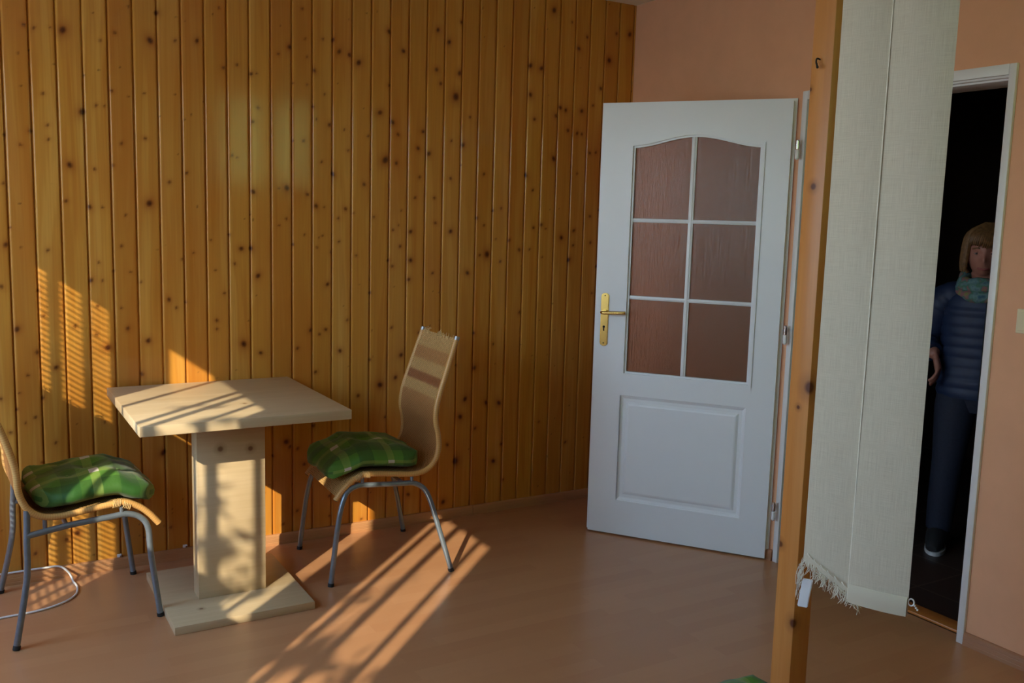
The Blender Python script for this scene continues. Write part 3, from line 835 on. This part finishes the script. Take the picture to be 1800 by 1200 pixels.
def blind():
    root = tag(empty('vertical_blind', (-1.40, -2.69, H)), 'cream fabric vertical blind with a torn fringed hem hanging beside the timber post', 'blind')
    o = V((-1.40, -2.69, H))
    rnd = random.Random(4)
    A0, A1 = V((-1.425, -2.569, 0)), V((-1.388, -2.694, 0))
    B0, B1 = V((-1.4035, -2.679, 0)), V((-1.362, -2.799, 0))
    def slat(a, b, ztop, zb, bow, jag, fold):
        bm = BM(); uv = bm.loops.layers.uv.active
        NS, NZ = 60, 40
        w = (b - a); nrm = V((w.y, -w.x, 0)).normalized() * (1 if V((w.y, -w.x, 0)).dot(V((-1, -.8, 0))) > 0 else -1)
        for side in (0, 1):
            g = []
            for i in range(NS + 1):
                s = i / NS
                z0 = zb(s) + (rnd.choice((0, .004, .009, -.004, .013, .002)) if jag and side == 0 else 0)
                if jag:
                    if side == 0: blind.j[i] = z0
                    z0 = blind.j[i]
                col = []
                for k in range(NZ + 1):
                    t = (k / NZ) ** 1.6
                    z = z0 + (ztop - z0) * t
                    off = bow * (1 - (2 * s - 1) ** 2) + .0022 * math.sin(z * 3.1 + s * 4) + (.0006 if side else 0)
                    col.append(bm.verts.new(a + w * s + nrm * off + V((0, 0, z)) - o))
                g.append((col, s, z0))
            for i in range(NS):
                for k in range(NZ):
                    f = bm.faces.new((g[i][0][k], g[i + 1][0][k], g[i + 1][0][k + 1], g[i][0][k + 1]))
                    for lp in f.loops:
                        lp[uv].uv = ((lp.vert.co + o - a).xy.length, lp.vert.co.z)
        return bm, nrm
    blind.j = [0] * 61
    bm, nA = slat(A0, A1, H - .05, lambda s: .712 - .064 * s ** 1.0, .007, True, False)
    sa = obj('slat', bm, M['blind'], root, True, 180); sa['label'] = 'cream slat with a frayed slanting hem'
    bm, nB = slat(B0, B1, H - .05, lambda s: .656 + .004 * s, .006, False, True)
    sb = obj('slat', bm, M['blind'], root, True, 180); sb['label'] = 'cream slat with a straight weighted hem'
    bm = BM(); tube(bm, [B0 + nB * .0008 + V((0, 0, .657)) - o, B0 + nB * .0008 + V((0, 0, 1.4)) - o, B0 + nB * .0008 + V((0, 0, H - .05)) - o], .0016, 8); obj('selvedge', bm, M['thread'], sb)
    # weight pocket folded over the straight hem
    bm = BM()
    w = B1 - B0
    for k in range(20):
        pass
    NSs = 30
    fr, bk = [], []
    for i in range(NSs + 1):
        s = .012 + .976 * i / NSs
        p0 = B0 + w * s + nB * (.006 * (1 - (2 * s - 1) ** 2) + .0035) - o
        fr.append([bm.verts.new(p0 + V((0, 0, .654 + .004 * s))), bm.verts.new(p0 + nB * .0018 + V((0, 0, .674))), bm.verts.new(p0 + V((0, 0, .694 + .004 * s))), bm.verts.new(p0 - nB * .003 + V((0, 0, .696 + .004 * s)))])
    for i in range(NSs):
        for k in range(3): bm.faces.new((fr[i][k], fr[i + 1][k], fr[i + 1][k + 1], fr[i][k + 1]))
    obj('weight_pocket', bm, M['blind'], sb, True, 180)
    # frayed threads along the torn hem
    bm = BM(); wa = A1 - A0
    for k in range(170):
        s = rnd.random() ** .9
        z0 = .712 - .064 * s
        p0 = A0 + wa * s + nA * (.007 * (1 - (2 * s - 1) ** 2) + .001) - o + V((0, 0, z0 + .010))
        ln = rnd.uniform(.008, .028)
        q = p0 + V((rnd.uniform(-.006, .006), rnd.uniform(-.006, .006), -ln * .6)); e = q + V((rnd.uniform(-.01, .01), rnd.uniform(-.01, .01), -ln * .5))
        tube(bm, catmull([p0, q, e], 3), .00065, 4)
    for k in range(26):                             # long threads pulled out of the left edge
        p0 = A0 + wa * rnd.uniform(-.03, .03) - o + V((0, 0, rnd.uniform(.66, .73)))
        q = p0 - wa.normalized() * rnd.uniform(.002, .014) + V((0, 0, -rnd.uniform(.01, .03))); e = q + V((rnd.uniform(-.006, .006), rnd.uniform(-.006, .006), -rnd.uniform(.01, .035)))
        tube(bm, catmull([p0, q, e], 3), .00065, 4)
    for k in range(7):                              # looser loops above the hem
        s = .08 + .13 * k; z0 = .712 - .064 * s + .028
        p0 = A0 + wa * s + nA * (.007 * (1 - (2 * s - 1) ** 2) + .003) - o + V((0, 0, z0))
        q = p0 + wa * .05 + nA * .004 + V((0, 0, -.004)); e = p0 + wa * .12 + V((0, 0, -.012))
        tube(bm, catmull([p0, q, e], 4), .0013, 5)
    fr_ = obj('frayed_fringe', bm, M['thread'], sa); fr_['kind'] = 'stuff'
    # loose weight plate dangling from the torn slat
    bm = BM()
    c = A0 - wa.normalized() * .004 + V((0, 0, .638)) - o
    wd = (wa.normalized() * .9 + V((.25, .1, 0))).normalized(); nd = V((wd.y, -wd.x, 0)).normalized()
    up = (V((0, 0, 1)) + wd * .12).normalized()
    vs = []
    for a in (-.0115, .0115):
        for b in (-.034, .034):
            for d in (-.0035, .0035):
                vs.append(bm.verts.new(c + wd * (a + .012) + up * b + nd * d))
    for f in ((0, 1, 3, 2), (4, 6, 7, 5), (0, 2, 6, 4), (1, 5, 7, 3), (0, 4, 5, 1), (2, 3, 7, 6)): bm.faces.new([vs[i] for i in f])
    bmesh.ops.bevel(bm, geom=list(bm.edges), offset=.0018, segments=2, affect='EDGES')
    obj('weight_plate', bm, M['plastic'], sa)['label'] = 'white weight plate dangling at the torn corner'
    # link chain end at the right corner
    bm = BM(); c = B1 + V((.004, -.004, .690)) - o
    tube(bm, [c + V((.5, -.86, 0)) * (.006 * math.cos(t)) + V((0, 0, .0075 * math.sin(t))) for t in [2 * PI * k / 16 for k in range(16)]], .0016, 6, closed=True)
    for k in range(3):
        q = c + V((.004 + k * .0022, -.006 - k * .0022, -.008 - .004 * k)); tube(bm, [q, q + V((0, 0, .0035))], .002, 7)
    obj('chain_link', bm, M['plastic'], sb)
    # head rail under the ceiling
    bm = BM()
    dirn = V((.42, -.9, 0)).normalized()
    c0 = V((-1.40, -2.69, 0)) - o
    for k in range(1): pass
    a = c0 - dirn * .35 + V((0, 0, H - .02)); b = c0 + dirn * .55 + V((0, 0, H - .02))
    tube(bm, [a, b], .022, 4, up=(0, 0, 1)); obj('head_rail', bm, M['plastic'], root, smooth=False)
    for q0, q1 in ((A0, A1), (B0, B1)):
        bm = BM(); m = (q0 + q1) / 2 - o; tube(bm, [m + V((0, 0, H - .06)), m + V((0, 0, H - .03))], .006, 8); obj('slat_hanger', bm, M['plastic'], root)
blind()

# ------------------------------------------------------------------ light switch at the door
sw = tag(empty('light_switch', (0, -2.205, 1.178)), 'cream rocker light switch on the peach wall beside the dark doorway', 'switch')
bm = BM(); box(bm, (-.010, -.041, -.041), (.002, .041, .041), .003, 3); obj('switch_plate', bm, M['cream'], sw)
bm = BM(); box(bm, (-.016, -.031, -.031), (-.008, .031, .031), .002, 2); obj('rocker', bm, M['cream'], sw)

# ------------------------------------------------------------------ person in the dark hallway
M['skin'] = plain('skin', srgb(160, 106, 88), .55, 0, 12, .03)
M['hair'] = plain('light_brown_hair', srgb(112, 78, 42), .6, 0, 60, .2)
M['eye'] = plain('eye_white', srgb(190, 184, 178), .3, 0, 10, .01)
M['iris'] = plain('iris', srgb(54, 44, 36), .2, 0, 10, .05)
M['lip'] = plain('lip', srgb(150, 78, 72), .5, 0, 12, .04)
M['jacket'] = plain('blue_quilted_nylon', srgb(26, 38, 66), .6, 0, 25, .08, .2)
M['denim'] = plain('dark_denim', srgb(26, 30, 46), .8, 0, 80, .12)
M['shoe'] = plain('dark_shoe', srgb(40, 38, 38), .6, 0, 30, .05)
M['sole'] = plain('pale_sole', srgb(200, 198, 194), .6, 0, 30, .03)
def mat_scarf():
    t = NT('patterned_scarf')
    f = t.noise(t.co('Object'), 22, 2, .5)
    t.set(Base_Color=t.ramp(f, [(.30, srgb(44, 84, 100)), (.42, srgb(100, 128, 128)), (.5, srgb(66, 108, 88)), (.58, srgb(138, 88, 92)), (.66, srgb(122, 122, 70))]), Roughness=.85)
    return t.m
M['scarf'] = mat_scarf()

HY = -.024
def person():
    root = tag(empty('person', (.92, -1.462, 0), math.atan2(-.534, -.846)), 'person in a blue quilted jacket and patterned scarf standing in the dark doorway', 'person')
    bm = BM()
    tube(bm, [(0, 0, .70), (0, 0, .78), (0, 0, .90), (.005, 0, 1.02), (.0, 0, 1.12), (-.005, 0, 1.19), (-.005, 0, 1.225)], [.085, .098, .088, .098, .100, .085, .05], 20, flat=1.45, up=(1, 0, 0))
    tube(bm, [(-.005, 0, 1.18), (.002, HY * .5, 1.24), (.012, HY, 1.30)], [.056, .050, .050], 16)
    # head
    r = bmesh.ops.create_uvsphere(bm, u_segments=40, v_segments=28, radius=1)
    for v in r['verts']:
        x, y, z = v.co
        jaw = max(0, -z)
        y2 = y * (.074 - .018 * jaw ** 1.5); x2 = x * (.092 - .008 * jaw)
        z2 = z * (.108 if z > 0 else .112)
        if x > 0:
            x2 += .012 * jaw * x
            sock = math.exp(-((abs(y) * .074 - .031) ** 2 + (z2 - 0.0) ** 2) / .00028)
            x2 -= .010 * sock
            x2 += .005 * math.exp(-((z2 - .024) ** 2) / .0002) * (1 - abs(y))
            x2 += .022 * math.exp(-(y2 ** 2) / .00012 - ((z2 + .036) ** 2) / .00022) + .010 * math.exp(-(y2 ** 2) / .00008 - ((z2 + .014) ** 2) / .0005)
            x2 += .006 * math.exp(-(y2 ** 2) / .0006 - ((z2 + .070) ** 2) / .00008)
            x2 += .005 * math.exp(-(y2 ** 2) / .0004 - ((z2 + .098) ** 2) / .0002)
        v.co = V((x2 + .022, y2 + HY, z2 + 1.380))
    for s in (-1, 1):
        tube(bm, [(.012, s * .070 + HY, 1.405), (.006, s * .079 + HY, 1.395), (.008, s * .079 + HY, 1.370), (.014, s * .071 + HY, 1.355)], [.008, .011, .010, .007], 10)
    # arms with hands; the right one bends so the hand rests at the jacket hem
    def arm(P, R, pal, fdir, side, curl):
        tube(bm, catmull(P, 4), [float(x) for x in np.interp(np.linspace(0, 1, 4 * (len(P) - 1) + 1), np.linspace(0, 1, len(P)), R)], 14)
        w = V(P[-1]); f = V(fdir).normalized(); a = V(side).normalized(); nn = f.cross(a).normalized()
        tube(bm, [w - f * .01, w + f * .03, w + f * .075], [.021, .028, .030], 12, flat=.55, up=a)
        for k, (o, ln) in enumerate(((-.024, .060), (-.008, .070), (.008, .066), (.023, .052))):
            b0 = w + f * .072 + a * o
            p1 = b0 + f * ln * .42 + nn * curl * .010; p2 = p1 + f * ln * .32 + nn * curl * .018; p3 = p2 + f * ln * .20 + nn * curl * .022
            tube(bm, [b0, p1, p2, p3], [.0088, .0085, .0078, .0062], 9)
        b0 = w + f * .024 - a * .026; p1 = b0 - a * .020 + f * .024 + nn * curl * .006; p2 = p1 - a * .004 + f * .028 + nn * curl * .012
        tube(bm, [b0, p1, p2], [.011, .0098, .0075], 9)
    arm([(-.005, -.150, 1.190), (-.020, -.195, 1.12), (-.030, -.232, .985), (.035, -.225, .940), (.085, -.185, .915)], [.058, .054, .042, .038, .026], None, (.35, .25, -.9), (.9, -.1, .3), 1)
    arm([(-.005, .150, 1.190), (-.020, .195, 1.12), (-.025, .228, .97), (.005, .230, .86), (.035, .222, .775)], [.058, .054, .042, .038, .026], None, (.25, -.05, -.97), (.95, 0, .25), -1)
    for s in (-1, 1):
        tube(bm, catmull([(0, s * .070, .80), (.005, s * .086, .66), (.015, s * .098, .43), (-.005, s * .108, .22), (-.012, s * .112, .075)], 4), [float(x) for x in np.interp(np.linspace(0, 1, 17), np.linspace(0, 1, 5), [.085, .078, .054, .050, .036])], 14)
        tube(bm, [(-.045, s * .112, .040), (.0, s * .113, .052), (.08, s * .120, .036), (.135, s * .124, .026)], [.030, .036, .030, .020], 12, flat=1.15)
    body = obj('body', bm, M['skin'], root)
    rm = body.modifiers.new('Remesh', 'REMESH'); rm.mode = 'VOXEL'; rm.voxel_size = .0055; rm.use_smooth_shade = True
    sm = body.modifiers.new('Smooth', 'SMOOTH'); sm.factor = .5; sm.iterations = 3
    # face details
    for s in (-1, 1):
        bm = BM(); bmesh.ops.create_uvsphere(bm, u_segments=16, v_segments=12, radius=.0115)
        bmesh.ops.translate(bm, verts=bm.verts, vec=(.0885, s * .031 + HY, 1.378)); e = obj('eye', bm, M['eye'], root)
        bm = BM(); tube(bm, [(.0968, s * .031 + HY, 1.377), (.1004, s * .031 + HY, 1.377)], [.0066, .0052], 12); obj('iris', bm, M['iris'], e)
        for dz, rr in ((.0075, .0042), (-.0080, .0030)):
            bm = BM(); tube(bm, catmull([(.094, s * .031 - .013 + HY, 1.378 + dz * .3), (.1005, s * .031 + HY, 1.378 + dz), (.092, s * .031 + .013 + HY, 1.378 + dz * .3)], 6), [.0012] + [rr] * 11 + [.0012], 8); obj('eyelid', bm, M['skin'], root)
        bm = BM(); tube(bm, catmull([(.107, s * .015 + HY, 1.398), (.109, s * .030 + HY, 1.402), (.096, s * .050 + HY, 1.397)], 5), .0035, 6, flat=.6); obj('eyebrow', bm, M['hair'], root)
    bm = BM(); tube(bm, catmull([(.098, HY - .023, 1.3115), (.110, HY - .010, 1.310), (.112, HY, 1.308), (.110, HY + .010, 1.310), (.098, HY + .023, 1.3115)], 5), [.002] + [.0045] * 19 + [.002], 8); obj('lips', bm, M['lip'], root)
    # hair
    bm = BM(); r = bmesh.ops.create_uvsphere(bm, u_segments=72, v_segments=44, radius=1)
    kill = []
    for v in r['verts']:
        x, y, z = v.co
        a = math.atan2(y, x)
        rr = 1 + .022 * math.sin(24 * a + 5 * z) + .012 * math.sin(51 * a)
        q = V((x * .106 * rr + .008, y * (.090 + .006 * (z < .2)) * rr, z * (.120 if z > 0 else .140) * (1 + .01 * math.sin(17 * a)) + 1.388))
        v.co = q + V((0, HY, -.004))
        fr = 1.418 - .020 * (q.y / .07)              # fringe swept to one side
        if q.x > .030 and q.z < fr and abs(q.y) < .074 + .01 * (q.z - 1.38): kill.append(v)
        elif q.z < 1.285: kill.append(v)
    bmesh.ops.delete(bm, geom=kill, context='VERTS')
    hr = obj('hair', bm, M['hair'], root, True, 180)
    so = hr.modifiers.new('Solidify', 'SOLIDIFY'); so.thickness = .014; so.offset = -1
    rl = random.Random(8)
    bm = BM()
    for k in range(30):                              # fringe swept across the forehead and locks at the cheeks
        a = -1.25 + 2.5 * k / 29
        y1 = .098 * math.sin(a); x1 = .112 * math.cos(a)
        zend = 1.408 - .012 * math.sin(a) + rl.uniform(-.008, .006) if abs(a) < .75 else 1.300 + rl.uniform(-.012, .02)
        top = V((.03 + .03 * math.cos(a), HY + .03 + .035 * math.sin(a), 1.507))
        mid = V((.010 + x1 * .92, HY + y1 * .86 + .008, 1.462))
        end = V((.008 + x1 * (1.0 if abs(a) < .75 else .86), HY + y1 * (.90 if abs(a) < .75 else .93) - .006, zend))
        q = catmull([top, mid, (mid + end) / 2 + V((.008 * math.cos(a), .006 * math.sin(a), 0)), end], 4)
        tube(bm, q, [.010] * (len(q) - 4) + [.009, .0075, .005, .002], 7, flat=.6)
    obj('hair_locks', bm, M['hair'], hr)
    # scarf
    bm = BM()
    for k, (z, R, r_, tilt) in enumerate(((1.212, .094, .030, .25), (1.238, .084, .028, .12), (1.262, .074, .024, .22))):
        pts = [(R * 1.0 * math.cos(t) + .008, R * 1.12 * math.sin(t) + HY * .35 * k, z - tilt * .10 * math.cos(t) + .006 * math.sin(3 * t + k)) for t in [2 * PI * j / 36 for j in range(36)]]
        tube(bm, pts, [r_ * (1 + .10 * math.sin(5 * j + k)) for j in range(36)], 10, closed=True)
    tube(bm, catmull([(.095, .02, 1.19), (.125, .03, 1.14), (.130, .035, 1.07)], 5), [.03, .034, .036, .036, .035, .034, .034, .033, .032, .028, .024], 10, flat=.5)
    obj('scarf', bm, M['scarf'], root)
    # quilted jacket
    bm = BM()
    zs = np.linspace(.725, 1.235, 103)
    prof = np.interp(zs, [.725, .80, .90, 1.02, 1.12, 1.18, 1.215, 1.235], [.122, .126, .118, .124, .126, .112, .085, .066])
    tube(bm, [(-.002, 0, float(z)) for z in zs], [float(p * (1 + .035 * (abs(math.sin(PI * (z - .725) / .046)) - .6))) for z, p in zip(zs, prof)], 28, flat=1.42, up=(1, 0, 0))
    def sleeve(P, R):
        Q = catmull(P, 14); n = len(Q)
        rad = np.interp(np.linspace(0, 1, n), np.linspace(0, 1, len(R)), R)
        tube(bm, Q, [float(r * (1 + .06 * (abs(math.sin(PI * k / 6.5)) - .6))) for k, r in enumerate(rad)], 18)
    sleeve([(-.003, -.075, 1.200), (-.012, -.155, 1.170), (-.022, -.200, 1.105), (-.030, -.230, .985), (.030, -.226, .942), (.072, -.196, .922)], [.052, .068, .070, .060, .054, .044])
    sleeve([(-.003, .075, 1.200), (-.012, .155, 1.170), (-.022, .200, 1.105), (-.025, .226, .97), (.004, .230, .87), (.028, .224, .80)], [.052, .068, .070, .060, .054, .044])
    jk = obj('jacket', bm, M['jacket'], root)
    bm = BM(); tube(bm, [(.124 if z < 1.16 else .124 - (z - 1.16) * .5, .004, z) for z in np.linspace(.73, 1.20, 12)], .004, 6); obj('zip', bm, M['dark'], jk)
    # trousers and shoes
    bm = BM()
    tube(bm, [(0, 0, .82), (0, 0, .74), (0, 0, .66)], [.095, .106, .075], 18, flat=1.4, up=(1, 0, 0))
    for s in (-1, 1):
        tube(bm, catmull([(0, s * .070, .78), (.005, s * .086, .66), (.015, s * .098, .43), (-.005, s * .108, .22), (-.012, s * .112, .085)], 4), [float(x) for x in np.interp(np.linspace(0, 1, 17), np.linspace(0, 1, 5), [.094, .090, .068, .062, .056])], 16)
    obj('trousers', bm, M['denim'], root)
    for s in (-1, 1):
        bm = BM(); tube(bm, [(-.075, s * .112, .042), (-.045, s * .112, .050), (.0, s * .113, .060), (.08, s * .120, .046), (.145, s * .124, .034), (.165, s * .125, .030)], [.028, .042, .050, .043, .032, .018], 14, flat=1.0); sh = obj('shoe', bm, M['shoe'], root)
        bm = BM(); prism(bm, [(.045 + .115 * math.cos(t) + .012, s * .117 + (.045 + .004 * math.cos(t)) * math.sin(t)) for t in [2 * PI * k / 24 for k in range(24)]], 0, .018, (0, 1, 2)); obj('sole', bm, M['sole'], sh)
    return root
person()

# ------------------------------------------------------------------ outside: ground and the tree whose leaves dapple the sun
SUN_AZ, SUN_EL = math.radians(44), math.radians(27)
sd = V((math.cos(SUN_EL) * math.cos(SUN_AZ), math.cos(SUN_EL) * math.sin(SUN_AZ), -math.sin(SUN_EL)))
def tree():
    rnd = random.Random(21)
    root = tag(empty('garden_tree', (-8.6, -6.9, -.5)), 'leafy garden tree outside the window wall', 'tree')
    o = root.location
    bm = BM()
    tube(bm, [V((-8.6, -6.9, -.5)) - o, V((-8.55, -6.8, 1.5)) - o, V((-8.7, -6.9, 3.2)) - o], [.13, .10, .06], 12)
    crowns = []
    def at(y, z, t): return V((XW, y, z)) - sd * t
    spots = [(-2.372, 1.74, .014, .07, 13), (-2.385, 1.60, .022, .022, 12), (-2.46, 1.62, .035, .035, 13), (-2.50, 1.49, .055, .022, 17), (-2.30, 2.06, .04, .03, 5), (-2.56, 2.09, .05, .03, 8), (-3.10, 1.485, .06, .03, 30), (-3.05, 1.50, .03, .04, 12), (-3.36, 1.55, .05, .03, 12), (-3.20, 1.87, .03, .025, 5), (-3.10, 1.74, .03, .02, 5), (-2.74, 1.55, .03, .10, 16)]
    for y, z, ry, rz, n in spots:
        c = at(y, z, rnd.uniform(2.6, 3.4)); crowns.append((c, ry, rz, n))
        tube(bm, catmull([V((-8.6, -6.85, 2.2)) - o, (V((-8.6, -6.85, 2.6)) + c) / 2 - o + V((0, 0, -.12)), c - o], 5), [.012 - .0009 * k for k in range(11)], 7)
    obj('trunk', bm, M['bark'], root)
    bm = BM()
    for c, ry, rz, n in crowns:
        for k in range(n):
            p = c - o + V((rnd.gauss(0, .05), rnd.gauss(0, ry), rnd.gauss(0, rz)))
            a = V((rnd.uniform(-1, 1), rnd.uniform(-1, 1), rnd.uniform(-1, 1))).normalized(); b = a.orthogonal().normalized()
            l, w = rnd.uniform(.03, .05), rnd.uniform(.014, .024)
            q = [p - a * l, p + b * w + a * .1 * l, p + a * l, p - b * w + a * .1 * l]
            m = p + a.cross(b) * .006
            vs = [bm.verts.new(x) for x in q]; vm = bm.verts.new(m)
            for i in range(4): bm.faces.new((vs[i], vs[(i + 1) % 4], vm))
    f = obj('foliage', bm, M['leaf'], root); f['kind'] = 'stuff'
tree()
bm = BM(); box(bm, (-40, -40, -.62), (30, 30, -.5))
tag(obj('ground_outside', bm, plain('pale_bounce_ground', srgb(186, 180, 166), .9, 0, 2, .06), smooth=False), kind='structure')  # ground out of view, made pale to bounce light up through the windows

# ------------------------------------------------------------------ light
w = bpy.data.worlds.new('Sky'); S.world = w; w.use_nodes = True
nt = w.node_tree; nt.nodes.clear()
wo = nt.nodes.new('ShaderNodeOutputWorld'); bg = nt.nodes.new('ShaderNodeBackground'); tc = nt.nodes.new('ShaderNodeTexCoord')
sx = nt.nodes.new('ShaderNodeSeparateXYZ'); rp = nt.nodes.new('ShaderNodeValToRGB')
mr = nt.nodes.new('ShaderNodeMapRange'); mr.inputs[1].default_value = -.2; mr.inputs[2].default_value = .8
nt.links.new(tc.outputs['Generated'], sx.inputs[0]); nt.links.new(sx.outputs[2], mr.inputs[0]); nt.links.new(mr.outputs[0], rp.inputs[0])
e = rp.color_ramp.elements; e.new(.5)
for i, (pz, c) in enumerate(((.19, (.55, .58, .52, 1)), (.27, (.64, .84, 1.0, 1)), (.7, (.40, .66, 1.0, 1)))):
    e[i].position = pz; e[i].color = c
nt.links.new(rp.outputs[0], bg.inputs[0]); nt.links.new(bg.outputs[0], wo.inputs[0])
bg.inputs[1].default_value = SKY
sl = bpy.data.lights.new('sun', 'SUN'); sl.energy = SUN; sl.angle = math.radians(.36); sl.color = (1, .885, .66)
so = link(bpy.data.objects.new('sun', sl)); so.rotation_euler = sd.to_track_quat('-Z', 'Y').to_euler(); so.location = (-12, -9, 8)
def portal(name, c, size, d):
    l = bpy.data.lights.new(name, 'AREA'); l.shape = 'RECTANGLE'; l.size, l.size_y = size
    l.cycles.is_portal = True
    o = link(bpy.data.objects.new(name, l)); o.location = c
    o.rotation_euler = V(d).to_track_quat('-Z', 'Z' if abs(d[2]) < .5 else 'Y').to_euler()
for k, (a, b) in enumerate(op):
    portal('sky_portal', (XW - .07, (a + b) / 2, (SILL[k] + ZT) / 2), (b - a + .06, ZT - SILL[k] + .06), (1, 0, 0))
portal('sky_portal', ((SX0 + SX1) / 2, YS - .12, (SZ0 + SZ1) / 2), (SX1 - SX0, SZ1 - SZ0), (0, 1, 0))

# ------------------------------------------------------------------ camera
yaw, pitch, roll = 1.035085, .128947, .028051
f = V((math.cos(yaw) * math.cos(pitch), math.sin(yaw) * math.cos(pitch), -math.sin(pitch)))
r = f.cross(V((0, 0, 1))).normalized(); u = r.cross(f)
r2 = r * math.cos(roll) + u * math.sin(roll); u2 = -r * math.sin(roll) + u * math.cos(roll)
cd = bpy.data.cameras.new('camera'); cam = link(bpy.data.objects.new('camera', cd))
cd.sensor_width = 36; cd.lens = 1640.0 / 1800 * 36; cd.clip_start = .02
cam.matrix_world = Matrix(((r2.x, u2.x, -f.x, -3.05625), (r2.y, u2.y, -f.y, -3.98534), (r2.z, u2.z, -f.z, 1.46479), (0, 0, 0, 1)))
S.camera = cam
S.view_settings.view_transform = 'Standard'; S.view_settings.look = 'None'; S.view_settings.gamma = 1
S.view_settings.exposure = EXPO; S.view_settings.use_curve_mapping = False
try:
    S.cycles.use_denoising = True; S.cycles.denoiser = 'OPENIMAGEDENOISE'
    S.cycles.max_bounces = 10; S.cycles.diffuse_bounces = 6; S.cycles.glossy_bounces = 4; S.cycles.transmission_bounces = 6
    S.cycles.sample_clamp_indirect = 6
    S.cycles.caustics_reflective = False; S.cycles.caustics_refractive = False
except Exception:
    pass
